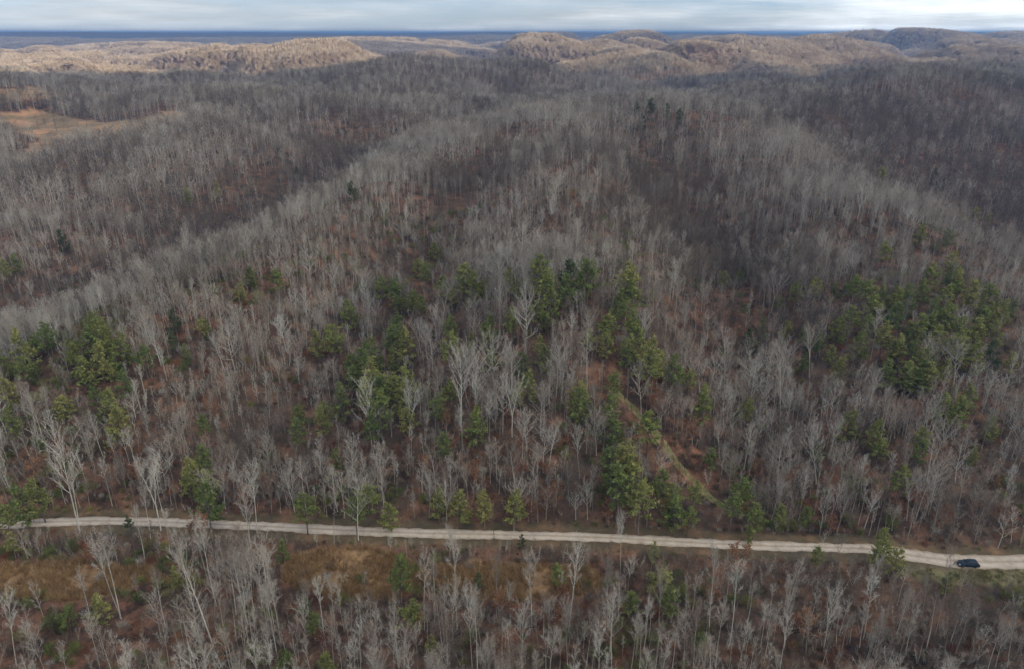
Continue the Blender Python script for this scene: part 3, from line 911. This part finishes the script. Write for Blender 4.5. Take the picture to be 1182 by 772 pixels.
for px, py in RUSSET:
    for rep in range(2 if py > 380 else 1):
        k = _prng.randrange(3); h = LEAF_PARTS[k][2] * _prng.uniform(.6, 1.05)
        x, y = at(px + _prng.uniform(-14, 14) * rep, py + _prng.uniform(-9, 9) * rep, h * .55)
        if abs(float(road_y(x)) - y) < 4.5: y = float(road_y(x)) + (5.5 if float(road_y(x)) < y else -5.5)
        if np.min(np.hypot(TRAIL[:, 0] - x, TRAIL[:, 1] - y)) < 2.5: continue
        zn = near_zone(x, y, px, py) if y < 195 else 'high on the wooded slope'
        items.append(dict(look='small russet-leaved' if h > 4.5 else 'low russet-leaved', zone=zn, px=px, x=x, y=y, z=hq(x, y), h=h, k=k))
label_all(items, 'tree', 'trees')
for it in items:
    a, b, hh = LEAF_PARTS[it['k']]
    tree_thing('russet_tree', (('trunk', a), ('crown', b)), (it['x'], it['y'], it['z']), (0, 0, _prng.uniform(0, 6.28)), it['h'] / hh, it['label'], 'tree', 'small trees holding russet leaves')

# ------------------------------------------------------------------ bare trees
# chosen ones: base on the photograph, top on the photograph, kind, pale
KEY = [(92, 612, 70, 492, 1, 1), (92, 615, 80, 545, 2, 1), (186, 612, 178, 535, 6, 1), (130, 585, 118, 533, 8, 1), (175, 628, 164, 570, 2, 1), (168, 650, 155, 590, 2, 0),
       (256, 772, 214, 578, 2, 1), (250, 700, 232, 610, 2, 1), (140, 716, 122, 628, 2, 1), (141, 716, 112, 634, 2, 1), (115, 768, 100, 715, 0, 1),
       (293, 660, 283, 560, 3, 1), (297, 618, 290, 545, 0, 1), (318, 706, 308, 640, 2, 1), (295, 728, 280, 635, 2, 0), (225, 706, 205, 620, 2, 1), (196, 772, 190, 720, 0, 1),
       (386, 630, 384, 570, 8, 0), (414, 625, 412, 560, 3, 1), (532, 493, 532, 412, 9, 1), (472, 512, 470, 448, 6, 1), (556, 480, 558, 440, 5, 1),
       (591, 505, 589, 440, 6, 1), (607, 408, 606, 345, 9, 1), (678, 470, 676, 378, 8, 1), (900, 490, 899, 402, 4, 1), (912, 500, 912, 452, 6, 1), (1100, 450, 1106, 400, 9, 1),
       (430, 520, 420, 448, 3, 1), (528, 728, 527, 622, 2, 1), (490, 728, 488, 645, 8, 1), (545, 772, 543, 690, 0, 1), (551, 772, 550, 695, 0, 1), (602, 772, 602, 708, 5, 1), (589, 722, 589, 678, 9, 1),
       (614, 725, 613, 650, 3, 1), (657, 725, 664, 635, 3, 1), (716, 662, 715, 600, 3, 1), (706, 772, 708, 705, 5, 1), (573, 712, 573, 645, 0, 0),
       (934, 580, 938, 545, 0, 1), (991, 585, 997, 530, 2, 1), (942, 560, 935, 500, 5, 1), (818, 732, 828, 640, 2, 1), (842, 745, 852, 655, 2, 1), (905, 750, 914, 680, 0, 1), (950, 752, 968, 690, 5, 1), (998, 712, 1012, 650, 3, 1),
       (1162, 772, 1170, 715, 9, 1), (1166, 628, 1156, 590, 0, 1), (740, 480, 737, 425, 3, 1), (1090, 690, 1098, 640, 7, 0), (20, 772, 10, 690, 0, 1), (375, 745, 368, 672, 2, 1), (388, 740, 383, 668, 2, 1), (430, 745, 425, 690, 0, 0), (460, 772, 452, 705, 3, 1), (655, 772, 655, 700, 0, 0), (760, 740, 765, 660, 3, 0), (1045, 760, 1060, 700, 5, 0), (880, 772, 890, 715, 3, 1), (800, 772, 806, 700, 4, 0)]
key = []
for bx, by, tx, ty, k, pale in KEY:
    if by > 625: k = {3: 0, 5: 1, 9: 4}.get(k, k)
    x, y = at(bx, by); z = hq(x, y)
    lo, hi = 3.0, 34.0
    for _ in range(30):
        md = (lo + hi) / 2
        if project(x, y, z + md)[1] > ty: lo = md
        else: hi = md
    h = min(lo, 27.0)
    d = y * CP - (z - CAM_Z) * SP
    tp = project(x, y, z + h)
    tilt = (tx - tp[0]) / F * (d - h * SP) / h
    key.append((x, y, z, h, k, pale, float(np.clip(tilt, -.16, .16))))
x, y = jgrid(-420, 420, 66, 365, 2.1, .96)
k = sector(x, y); x, y = x[k], y[k]
z = H(x, y)
h = 9.4 + 3.4 * (fbm(x / 45, y / 45, 71, 2) - .5) * 2 + RNG.normal(0, 1.9, len(x))
h = np.where(RNG.random(len(x)) < .2, h * .65, h)
left = sstep(-20, -60, x) * sstep(165, 185, y)
h = h * (1 - .16 * left) * np.where(y < road_y(x) - 14, 1.15, 1.0)
h = np.clip(h, 4.0, 19.0)
d = road_y(x) - y
hm = np.where(RNG.random(len(x)) < .075, 30, d * .80 - 1.0)
h = np.where((d > 0), np.minimum(h, hm * RNG.uniform(.85, 1.0, len(x))), h)
ok = (h > 3.2) & ((d > 2.5) | (d < -4.6))
# thinner where pines stand, thinner low down near the valley floor
dp = np.sqrt(np.min((x[:, None] - PXY[None, :, 0]) ** 2 + (y[:, None] - PXY[None, :, 1]) ** 2, 1))
ok &= dp > 1.3
_px, _py, _d = project(x, y, z + h * .6)
front_of_pine = np.zeros(len(x), bool)
for p in pines:
    front_of_pine |= (np.abs(_px - p[4]) < 13) & (np.abs(_py - p[5] - 5) < 20) & (y < p[1] + 1)
ok &= ~(front_of_pine & (RNG.random(len(x)) < .86))
ok &= ~blocked(x, y, z, h)
ok &= ~((d < 0) & (d > -50) & (RNG.random(len(x)) < .12))
ok &= ~((d > 10) & (RNG.random(len(x)) < .5))
dens = fbm(x / 26, y / 26, 91, 3)
ok &= RNG.random(len(x)) < np.clip(.62 + 1.6 * (dens - .38), .35, 1)
for q in key: ok &= np.hypot(x - q[0], y - q[1]) > 1.8
x, y, z, h = x[ok], y[ok], z[ok], h[ok]
kinds = RNG.choice(NB, len(x), p=np.array([.08, .08, .06, .07, .07, .05, .035, .06, .05, .025, .14, .14, .14]) / 1.0)
kinds = np.where((y < road_y(x) - 14) & (RNG.random(len(x)) < .75), RNG.choice([0, 2, 8, 2, 8, 11], len(x)), kinds)
kinds = np.where(h < 6, RNG.choice([7, 12, 10], len(x)), kinds)
h = np.where(kinds >= 10, np.minimum(h * .9, 12.5), h)
# random tones, with valley shade put in as darker bark and twigs
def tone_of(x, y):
    valley_shade = np.zeros(len(x))
    for L, w in VALLEY_SHADE:
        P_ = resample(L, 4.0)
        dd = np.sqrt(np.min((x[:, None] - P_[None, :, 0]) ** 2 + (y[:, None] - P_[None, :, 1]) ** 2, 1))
        valley_shade = np.maximum(valley_shade, np.exp(-(dd / w) ** 2))
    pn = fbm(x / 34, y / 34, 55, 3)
    pd = np.clip(.14 + .28 * sstep(430, 600, y) + 1.3 * (pn - .5) + .7 * valley_shade, .02, .9)
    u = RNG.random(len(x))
    pp_ = np.clip(.20 - .9 * (pn - .5) - .3 * valley_shade, .03, .6)
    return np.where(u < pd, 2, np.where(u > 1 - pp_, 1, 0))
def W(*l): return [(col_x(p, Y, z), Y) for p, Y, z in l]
VALLEY_SHADE = [(W((-60, 285, 8), (60, 292, 8), (160, 318, 12), (260, 372, 20), (350, 440, 28), (430, 530, 38)), 30),  # hollows whose shade is painted into the tree tones, with reach
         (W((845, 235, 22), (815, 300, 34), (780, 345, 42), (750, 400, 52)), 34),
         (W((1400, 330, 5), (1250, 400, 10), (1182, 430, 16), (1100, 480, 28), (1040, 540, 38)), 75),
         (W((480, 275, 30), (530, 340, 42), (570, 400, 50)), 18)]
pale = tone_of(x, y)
tx_ = RNG.normal(0, .035, len(x)); ty_ = RNG.normal(0, .035, len(x))
trees = [(x[i], y[i], z[i], h[i], kinds[i], pale[i], tx_[i], ty_[i]) for i in range(len(x))] + [(q[0], q[1], q[2], q[3], q[4], q[5], 0.0, q[6]) for q in key]
def seen_size(t):
    px, py, d = project(t[0], t[1], t[2] + t[3] * .6)
    if not (-6 < px < 1188 and 0 < py < 772): return 0
    return t[3] / d + (1 if t in keyset else 0)
keyset = set(trees[len(x):])
sizes = np.array([seen_size(t) for t in trees])
order = np.argsort(-sizes)
chosen = set(order[:300].tolist())
items = []
for i in order[:300]:
    t = trees[i]
    px, py, d = project(t[0], t[1], t[2] + t[3] * .5)
    look = ('grey ', 'pale ', 'dark ')[t[5]] + BARE_LOOK[t[4]]
    items.append(dict(look=look, zone=near_zone(t[0], t[1], px, py), px=px, t=t))
label_all(items, 'bare tree', 'bare trees')
for it in items:
    t = it['t']
    s_ = float(t[3] / BARE_H[t[4]])
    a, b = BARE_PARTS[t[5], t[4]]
    e = tree_thing('bare_tree', (('trunk', a), ('crown', b)), (float(t[0]), float(t[1]), float(t[2])), (0, 0, 0), s_, it['label'], 'tree', 'bare trees near the road')
    if t in keyset: e.scale = (s_ * .78, s_ * .78, s_)
    e.rotation_euler = (Matrix.Rotation(float(t[7]), 3, 'Y') @ Matrix.Rotation(float(t[6]), 3, 'X') @ Matrix.Rotation(random.uniform(0, 6.28), 3, 'Z')).to_euler()
rest = [t for i, t in enumerate(trees) if i not in chosen]
print('bare trees', len(trees), 'rest', len(rest))
A = np.array([r[:4] for r in rest])
kk = np.array([r[4] for r in rest]); pp = np.array([r[5] for r in rest])
protos = []
for pl in (0, 1, 2):
    for i, (tr, cr) in enumerate(BARE):
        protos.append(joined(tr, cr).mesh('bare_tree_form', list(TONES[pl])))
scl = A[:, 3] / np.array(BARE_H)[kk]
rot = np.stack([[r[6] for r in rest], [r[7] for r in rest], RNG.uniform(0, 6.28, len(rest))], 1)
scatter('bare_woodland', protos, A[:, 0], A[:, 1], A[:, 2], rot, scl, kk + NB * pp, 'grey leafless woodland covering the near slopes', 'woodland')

# middle distance: coarser trees
mid = []
for sd in range(6):
    tr, cr = make_bare(50 + sd, 16, .30 + .05 * (sd % 3), .27 + .03 * (sd % 2), 10, 430, False, .15, .58, .105, .08)
    m_ = MB()
    RV.seed(sd)
    t3 = MB(); t3.tube([Vector((0, 0, -1)), Vector((.1, 0, 8)), Vector((.2, .1, 15.5))], [.22, .15, .03], 3)
    m_.v = t3.v + cr.v; b_ = len(t3.v); m_.f = t3.f + [tuple(i + b_ for i in f) for f in cr.f]; m_.m = [0] * len(t3.f) + list(cr.m)
    mid.append(m_)
mid = [q.mesh('far_tree_form', list(t_)) for t_ in TONES for q in mid]
x, y = jgrid(-1150, 1150, 358, 1330, 2.95, .96)
k = sector(x, y, 40); x, y = x[k], y[k]
z = H(x, y)
h = np.clip(8.6 + 4.0 * (fbm(x / 60, y / 60, 73, 3) - .5) * 2 + RNG.normal(0, 1.6, len(x)), 4, 14)
ok = ~blocked(x, y, z, h)
ok &= RNG.random(len(x)) < np.clip(.75 + 1.3 * (fbm(x / 40, y / 40, 92, 3) - .42), .45, 1)
x, y, z, h = x[ok], y[ok], z[ok], h[ok]
print('mid', len(x))
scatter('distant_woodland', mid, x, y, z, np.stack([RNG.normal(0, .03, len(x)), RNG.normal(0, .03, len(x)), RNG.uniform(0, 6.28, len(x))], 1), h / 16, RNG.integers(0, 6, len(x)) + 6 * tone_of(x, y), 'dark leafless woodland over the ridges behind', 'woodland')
# far hills: small stands of trees
far = []
for sd in range(4):
    RV.seed(200 + sd)
    m_ = MB()
    for q in range(16):
        c = Vector((RV.uniform(-12, 12), RV.uniform(-12, 12), 0)); ht = RV.uniform(7, 12)
        for w in range(46):
            a = RV.uniform(0, 6.283); rr = RV.random() ** .5 * 3.0; zz = RV.uniform(.25, .8) * ht
            p = c + Vector((math.cos(a) * rr, math.sin(a) * rr, zz)); d_ = (Vector((0, 0, 1)) + rvec() * .7).normalized()
            wv = d_.cross(rvec()).normalized() * .22
            m_.tri(p - wv, p + wv, p + d_ * RV.uniform(1.5, 3.2))
    far.append(m_.mesh('far_stand_form', M['far_twig']))
x1, y1 = jgrid(-2300, 2300, 1150, 2600, 17, 1.0)
x2, y2 = jgrid(-4300, 4300, 2600, 5200, 23, 1.0)
x, y = np.concatenate([x1, x2]), np.concatenate([y1, y2])
r_ = np.hypot(x * .75, y)
k = sector(x, y, 38) & (r_ > 1270); x, y = x[k], y[k]
z = H(x, y); e_ = 6.0
nx = -(H(x + e_, y) - H(x - e_, y)) / (2 * e_); ny = -(H(x, y + e_) - H(x, y - e_)) / (2 * e_)
rot = np.stack([-np.arctan(ny), np.arctan(nx), np.zeros(len(x))], 1)
pxs, pys, _ = project(x, y, z + 8)
op = fbm(x / 130, y / 130, 95, 3)
k = (op < 2)
x, y, z, rot = x[k], y[k], z[k], rot[k]
print('far', len(x))
scatter('hill_forest', far, x, y, z, rot, np.where(y < 2600, 1.0, 1.3), RNG.integers(0, 4, len(x)), 'leafless forest over the far sunlit hills', 'forest')

# ------------------------------------------------------------------ undergrowth and grass
def make_sapling(seed, Ht=3.6):
    RV.seed(seed)
    m_ = MB()
    for st in range(RV.choice((1, 2, 3))):
        p0 = Vector((RV.uniform(-.5, .5), RV.uniform(-.5, .5), -.2))
        pts, _ = bend_path(p0, (Vector((0, 0, 1)) + rvec() * .3).normalized(), Ht * RV.uniform(.7, 1.1), 4, .2, .07)
        m_.tube(pts, [.035, .03, .025, .018, .006], 3)
        for w in range(60):
            u = RV.uniform(.8, 4); i = min(int(u), 3)
            p = pts[i].lerp(pts[i + 1], u - i)
            d_ = (rvec() + Vector((0, 0, .8))).normalized(); wv = d_.cross(rvec()).normalized() * RV.uniform(.012, .026)
            m_.tri(p - wv, p + wv, p + d_ * RV.uniform(.4, 1.1))
    return m_
bush = []
for q, mt in enumerate(('brush', 'brush', 'twig', 'russet')):
    bush.append(make_bush(300 + q, 1.7 + .3 * q, 210).mesh('brush_form', M[mt]))
for q, mt in enumerate(('brush', 'twig', 'dark_twig', 'pale_twig', 'needles', 'verge')):
    if q < 4: bush.append(make_sapling(320 + q, 3.2 + .7 * q).mesh('sapling_form', M[mt]))
    else: bush.append(make_bush(330 + q, 2.6, 300).mesh('evergreen_brush_form', M[mt]))
x, y = jgrid(-300, 300, 70, 320, 1.7, .95)
k = sector(x, y); x, y = x[k], y[k]
z = H(x, y)
dr = np.abs(y - road_y(x))
ok = (dr > 4.2) & (np.min(np.hypot(x[:, None] - TRAIL[None, ::2, 0], y[:, None] - TRAIL[None, ::2, 1]), 1) > 2.4)
px, py, d = project(x, y, z)
for poly in CLEAR: ok &= ~(in_poly(poly, px, py) & (RNG.random(len(x)) < .85))
dens = fbm(x / 16, y / 16, 33, 3)
ok &= RNG.random(len(x)) < np.clip((dens - .26) * 2.6 + .3 * (dr < 25), .2, 1) * np.where(y > 215, .6, 1)
x, y, z = x[ok], y[ok], z[ok]
scatter('undergrowth', bush, x, y, z, np.stack([np.zeros(len(x)), np.zeros(len(x)), RNG.uniform(0, 6.28, len(x))], 1), RNG.uniform(.45, 1.15, len(x)) * np.where(np.abs(y - road_y(x)) < 8, .55, 1), np.where((fbm(x / 22, y / 22, 44, 3) > .55) & (RNG.random(len(x)) < .45), RNG.choice([8, 8, 9], len(x)), RNG.choice(8, len(x), p=[.10, .10, .08, .07, .2, .2, .15, .10])), 'brown leafless brush under the trees and along the road', 'brush')
def grass(name, polys, mt, cell, hh, label):
    tf = [make_tuft(400 + q, 30, hh * (.8 + .15 * q), .45).mesh('tuft_form', mt) for q in range(3)]
    x, y = jgrid(-190, 190, 90, 150, cell, .9)
    z = H(x, y); px, py, d = project(x, y, z)
    j = (fbm(x / 5, y / 5, 61, 3) - .5) * 14
    ok = np.zeros(len(x), bool)
    for poly in polys: ok |= in_poly(poly, px + j, py + j * .7)
    ok &= np.abs(y - road_y(x)) > 3.0
    ok &= RNG.random(len(x)) < np.clip(.55 + 2.2 * (fbm(x / 7, y / 7, 36, 3) - .45), .1, 1)
    x, y, z = x[ok], y[ok], z[ok]
    scatter(name, tf, x, y, z, np.stack([np.zeros(len(x)), np.zeros(len(x)), RNG.uniform(0, 6.28, len(x))], 1), RNG.uniform(.7, 1.3, len(x)), RNG.integers(0, 3, len(x)), label, 'grass')
grass('brown_grass', CLEAR[:3], M['sedge'], .5, 1.45, 'rusty brown dry grass in the open strip below the road')
grass('verge_grass', CLEAR[3:], M['verge'], .5, .55, 'yellowish green grass verge beside the parked car')

# ------------------------------------------------------------------ parked car
def prism(mb, prof, y0, y1, mi=0, inset=0.0):
    """side profile (x, z) swept across the width"""
    b = len(mb.v); n = len(prof)
    for (px_, pz_) in prof: mb.v.append(Vector((px_, y0, pz_)))
    for (px_, pz_) in prof: mb.v.append(Vector((px_, y1, pz_)))
    mb.f.append(tuple(b + i for i in range(n))); mb.m.append(mi)
    mb.f.append(tuple(b + n + i for i in reversed(range(n)))); mb.m.append(mi)
    for i in range(n):
        j = (i + 1) % n
        mb.f.append((b + i, b + n + i, b + n + j, b + j)); mb.m.append(mi)
def build_car(x, y, z, rz):
    paint = plain('car_paint', (0.014, 0.030, 0.040), .25, .3, .6, .1)
    glass = plain('car_glass', (0.02, 0.028, 0.032), .06, 0, .8, .05)
    rubber = plain('tyre_rubber', (0.015, 0.015, 0.015), .8, 0, .2)
    alloy = plain('wheel_alloy', (0.45, 0.46, 0.47), .3, .9, .5)
    trim = plain('black_trim', (0.02, 0.02, 0.02), .5)
    lampg = plain('lamp_glass', (0.62, 0.64, 0.66), .12, 0, .7)
    tail = plain('tail_lamp_red', (0.28, 0.012, 0.012), .2, 0, .6)
    plate = plain('plate_white', (0.6, 0.6, 0.58), .5)
    car = bpy.data.objects.new('parked_car', None); COL.objects.link(car)
    car.location = (x, y, z); car.rotation_euler = (0, 0, rz); car.scale = (.93, .93, .93)
    car['label'] = 'dark blue-black estate car parked on the near edge of the gravel road'; car['category'] = 'car'
    W = .92
    def arch(cx, r=.40):
        return [(cx + r * math.cos(t), .34 + r * math.sin(t)) for t in np.linspace(math.pi, 0, 9)]
    # nose towards -x
    low = [(-2.36, .30)] + arch(-1.45) + arch(1.42) + [(2.34, .32), (2.40, .60), (2.36, .98), (2.20, 1.06), (-.95, 1.05), (-1.75, .98), (-2.22, .86), (-2.38, .62)]
    mb = MB(); prism(mb, low, -W, W); body = mb.mesh('body', paint)
    bo = link('body', body, car)
    bv = bo.modifiers.new('edges', 'BEVEL'); bv.width = .05; bv.segments = 2
    # cabin: tapered upwards
    def cabin(p_low, p_top, wl_, wt):
        mb = MB(); n = len(p_low)
        for (a, c) in p_low: mb.v.append(Vector((a, -wl_, c)))
        for (a, c) in p_top: mb.v.append(Vector((a, -wt, c)))
        for (a, c) in p_low: mb.v.append(Vector((a, wl_, c)))
        for (a, c) in p_top: mb.v.append(Vector((a, wt, c)))
        for q in range(n - 1):
            mb.f.append((q, q + 1, n + q + 1, n + q)); mb.f.append((2 * n + q, 3 * n + q, 3 * n + q + 1, 2 * n + q + 1))
            mb.f.append((n + q, n + q + 1, 3 * n + q + 1, 3 * n + q))
        mb.f.append((0, n, 3 * n, 2 * n)); mb.f.append((n - 1, 3 * n - 1, 4 * n - 1, 2 * n - 1))
        mb.m = [0] * len(mb.f)
        return mb
    cb = cabin([(-1.02, 1.03), (-.2, 1.04), (1.0, 1.05), (2.18, 1.04)], [(-.30, 1.52), (.1, 1.57), (1.1, 1.56), (1.86, 1.50)], .86, .68)
    co = link('cabin', cb.mesh('cabin', paint), car); bv = co.modifiers.new('edges', 'BEVEL'); bv.width = .04; bv.segments = 2
    def pane(name, pts, parent):
        mb = MB(); c = sum((Vector(p) for p in pts), Vector()) / len(pts)
        nrm = (Vector(pts[1]) - Vector(pts[0])).cross(Vector(pts[2]) - Vector(pts[0])).normalized()
        if nrm.dot(c - Vector((.5, 0, 1.2))) < 0: nrm.negate()
        a = [Vector(p) + nrm * .022 for p in pts]; d = [Vector(p) - nrm * .02 for p in pts]; n = len(pts)
        mb.v = a + d; mb.f = [tuple(range(n)), tuple(reversed(range(n, 2 * n)))] + [(i, n + i, n + (i + 1) % n, (i + 1) % n) for i in range(n)]; mb.m = [0] * len(mb.f)
        return link(name, mb.mesh(name, glass), parent)
    pane('windshield', [(-.95, -.76, 1.07), (-.95, .76, 1.07), (-.36, .62, 1.49), (-.36, -.62, 1.49)], co)
    pane('rear_window', [(2.13, -.74, 1.10), (2.13, .74, 1.10), (1.90, .62, 1.45), (1.90, -.62, 1.45)], co)
    for s in (-1, 1):
        def sd(xx, zz): return (xx, s * (.86 - .18 * (zz - 1.04) / .5), zz)
        pane('side_window', [sd(-.72, 1.10), sd(.28, 1.10), sd(.28, 1.49), sd(-.22, 1.47)], co)
        pane('side_window', [sd(.36, 1.10), sd(1.22, 1.10), sd(1.16, 1.48), sd(.36, 1.49)], co)
        pane('side_window', [sd(1.30, 1.10), sd(2.0, 1.12), sd(1.80, 1.43), sd(1.25, 1.47)], co)
        mb = MB(); mb.tube([Vector((-.1, s * .60, 1.60)), Vector((.2, s * .60, 1.66)), Vector((1.4, s * .60, 1.655)), Vector((1.7, s * .60, 1.56))], [.022] * 4, 6)
        link('roof_rail', mb.mesh('roof_rail', trim), car)
        mb = MB(); mb.box(-.86, -.62, s * .90 - .10 + .1 * s, s * .90 + .10 + .1 * s, 1.04, 1.18)
        mo = link('door_mirror', mb.mesh('door_mirror', paint), car); bv = mo.modifiers.new('edges', 'BEVEL'); bv.width = .04; bv.segments = 2
        mb = MB(); mb.box(-2.37, -2.12, min(s * .50, s * .87), max(s * .50, s * .87), .68, .83)
        link('headlight', mb.mesh('headlight', lampg), car)
        mb = MB(); mb.box(2.26, 2.415, min(s * .62, s * .925), max(s * .62, s * .925), .78, 1.0)
        link('tail_light', mb.mesh('tail_light', tail), car)
        for xd, x0, x1 in ((.1, -.78, .30), (1.05, .34, 1.28)):
            mb = MB(); mb.box(x0, x1, min(s * .915, s * .932), max(s * .915, s * .932), .42, 1.0)
            do = link('door', mb.mesh('door', paint), car)
            mb = MB(); mb.box(xd + .02, xd + .18, min(s * .93, s * .955), max(s * .93, s * .955), .86, .90)
            link('handle', mb.mesh('handle', trim), do)
        for xc in (-1.45, 1.42):
            tyre = MB(); rim = MB()
            ring = [(.34, -.10), (.345, .0), (.34, .10), (.22, .11), (.20, .0), (.22, -.11)]
            n = 20
            for q in range(n):
                a = 2 * math.pi * q / n
                for rr, o in ring: tyre.v.append(Vector((rr * math.cos(a), o, rr * math.sin(a))))
            for q in range(n):
                for w in range(6):
                    e, f = (q + 1) % n, (w + 1) % 6
                    tyre.f.append((q * 6 + w, e * 6 + w, e * 6 + f, q * 6 + f)); tyre.m.append(0)
            for q in range(5):
                a = 2 * math.pi * q / 5
                dr_ = Vector((math.cos(a), 0, math.sin(a)))
                rim.tube([Vector((0, s * .07, 0)) + dr_ * .03, Vector((0, s * .08, 0)) + dr_ * .22], [.04, .03], 4)
            hub = MB(); hub.tube([Vector((0, -s * .05, 0)), Vector((0, s * .05, 0)), Vector((0, s * .105, 0))], [.19, .19, .055], 12, cap=True)
            wh = link('wheel', hub.mesh('wheel', trim), car); wh.location = (xc, s * .80, .345)
            link('tyre', tyre.mesh('tyre', rubber, True), wh); link('rim', rim.mesh('rim', alloy), wh)
    mb = MB(); mb.box(-2.43, -2.30, -.86, .86, .32, .56); link('front_bumper', mb.mesh('front_bumper', trim), car)
    mb = MB(); mb.box(2.32, 2.46, -.86, .86, .36, .60); link('rear_bumper', mb.mesh('rear_bumper', trim), car)
    mb = MB(); mb.box(-2.405, -2.33, -.46, .46, .60, .78); link('grille', mb.mesh('grille', trim), car)
    mb = MB(); mb.box(2.38, 2.425, -.22, .22, .66, .80); link('number_plate', mb.mesh('number_plate', plate), car)
cx, cy = flat_at(1117, 653)
sl = (float(road_y(cx + 4)) - float(road_y(cx - 4))) / 8
build_car(cx, float(road_y(cx)) - 1.5, .075, math.atan(sl))

# ------------------------------------------------------------------ far white house
def build_house(x, y, z, rz):
    white = plain('white_boards', (.78, .77, .74), .6); roofm = plain('grey_roof', (.16, .16, .17), .8); glass = plain('house_glass', (.05, .06, .07), .1, 0, .6)
    e = bpy.data.objects.new('farmhouse', None); COL.objects.link(e); e.location = (x, y, z); e.rotation_euler = (0, 0, rz)
    e['label'] = 'small white farmhouse among the far sunlit hills'; e['category'] = 'house'
    mb = MB(); mb.box(-6, 6, -4, 4, -1, 6); link('wall', mb.mesh('wall', white), e)
    mb = MB(); mb.v = [Vector(p) for p in ((-6.4, -4.6, 5.9), (6.4, -4.6, 5.9), (6.4, 4.6, 5.9), (-6.4, 4.6, 5.9), (-6.4, 0, 8.8), (6.4, 0, 8.8))]
    mb.f = [(0, 1, 5, 4), (2, 3, 4, 5), (0, 4, 3), (1, 2, 5), (0, 3, 2, 1)]; mb.m = [0] * 5
    ro = link('roof', mb.mesh('roof', roofm), e)
    mb = MB(); mb.box(3, 3.8, -.4, .4, 7.5, 9.8); link('chimney', mb.mesh('chimney', roofm), ro)
    for wx in (-4.2, -1.4, 1.4, 4.2):
        for wz in (1.0, 3.8):
            mb = MB(); mb.box(wx - .5, wx + .5, -4.06, -3.9, wz, wz + 1.5); link('window', mb.mesh('window', glass), e)
hx, hy = col_x(95, 1500, 60), 1500
build_house(hx, hy, h1(hx, hy), .3)

# ------------------------------------------------------------------ cloud deck (out of the picture, it shades the near hills)
def cloud_mat():
    m = bpy.data.materials.new('cloud_mass'); m.use_nodes = True
    nt = m.node_tree
    for n in list(nt.nodes): nt.nodes.remove(n)
    out = nt.nodes.new('ShaderNodeOutputMaterial')
    a = nt.nodes.new('ShaderNodeBsdfDiffuse'); b = nt.nodes.new('ShaderNodeBsdfTranslucent')
    c = ramp(nt, noise(nt, objpos(nt), .002, 4), [(.3, (.88, .88, .89)), (.7, (.95, .95, .95))])
    nt.links.new(c, a.inputs[0]); nt.links.new(c, b.inputs[0])
    x = nt.nodes.new('ShaderNodeMixShader'); x.inputs[0].default_value = .55
    nt.links.new(a.outputs[0], x.inputs[1]); nt.links.new(b.outputs[0], x.inputs[2])
    tp = nt.nodes.new('ShaderNodeBsdfTransparent'); x2 = nt.nodes.new('ShaderNodeMixShader'); x2.inputs[0].default_value = .42     # thin cloud lets part of the sun through
    nt.links.new(x.outputs[0], x2.inputs[1]); nt.links.new(tp.outputs[0], x2.inputs[2]); nt.links.new(x2.outputs[0], out.inputs['Surface'])
    return m
M['cloud'] = cloud_mat()
CLOUD_H = 1500.0
off = Vector((SUN_DIR.x, SUN_DIR.y)) * (CLOUD_H / SUN_DIR.z)
def cloud(sx, sy, ax, ay, thick, seed):
    """a cloud whose shadow falls round (sx, sy) on the ground"""
    n, mm = 72, 24
    mb = MB()
    th = np.linspace(0, 2 * np.pi, n, endpoint=False); ph = np.linspace(-np.pi / 2, np.pi / 2, mm)
    T, P = np.meshgrid(th, ph)
    rim_ = 1 + .35 * (fbm(np.cos(T) * 2.2 + seed, np.sin(T) * 2.2, seed, 4) - .5)
    X = ax * np.cos(P) * np.cos(T) * rim_; Y = ay * np.cos(P) * np.sin(T) * rim_
    Z = thick * np.sin(P) * (1 + .8 * (fbm(X / 500, Y / 500, seed + 3, 4) - .5)); Z = np.where(Z < 0, Z * .3, Z)
    mb.v = [Vector(q) for q in zip(X.ravel(), Y.ravel(), Z.ravel())]
    for i in range(mm - 1):
        for j in range(n):
            mb.f.append((i * n + j, i * n + (j + 1) % n, (i + 1) * n + (j + 1) % n, (i + 1) * n + j)); mb.m.append(0)
    o = link('cloud', mb.mesh('cloud', M['cloud'], True), kind='structure')
    o.location = (sx + off.x, sy + off.y, CLOUD_H)
cloud(0, -350, 2100, 1560, 260, 1)
cloud(-3000, 9800, 15000, 6300, 420, 2)
crng = random.Random(5)
for q in range(7):
    cloud(crng.uniform(-3200, 2600), crng.uniform(1900, 3600), crng.uniform(200, 460), crng.uniform(110, 220), 150, 10 + q)
for q in range(8):
    cloud(crng.uniform(-12000, 9000), crng.uniform(-9000, -2600), crng.uniform(900, 2600), crng.uniform(500, 1100), 220, 40 + q)

# ------------------------------------------------------------------ haze
mb = MB(); mb.box(-47000, 47000, -47000, 47000, -22, 138)
m = bpy.data.materials.new('haze_air'); m.use_nodes = True
nt = m.node_tree
for n in list(nt.nodes): nt.nodes.remove(n)
out = nt.nodes.new('ShaderNodeOutputMaterial'); pv = nt.nodes.new('ShaderNodeVolumePrincipled')
pv.inputs['Color'].default_value = (.28, .55, 1.0, 1); pv.inputs['Density'].default_value = 1.15e-4; pv.inputs['Anisotropy'].default_value = 0.2
nt.links.new(pv.outputs[0], out.inputs['Volume'])
link('haze', mb.mesh('haze', m), kind='stuff', label='thin blue haze between the near woods and the far hills', cat='haze')
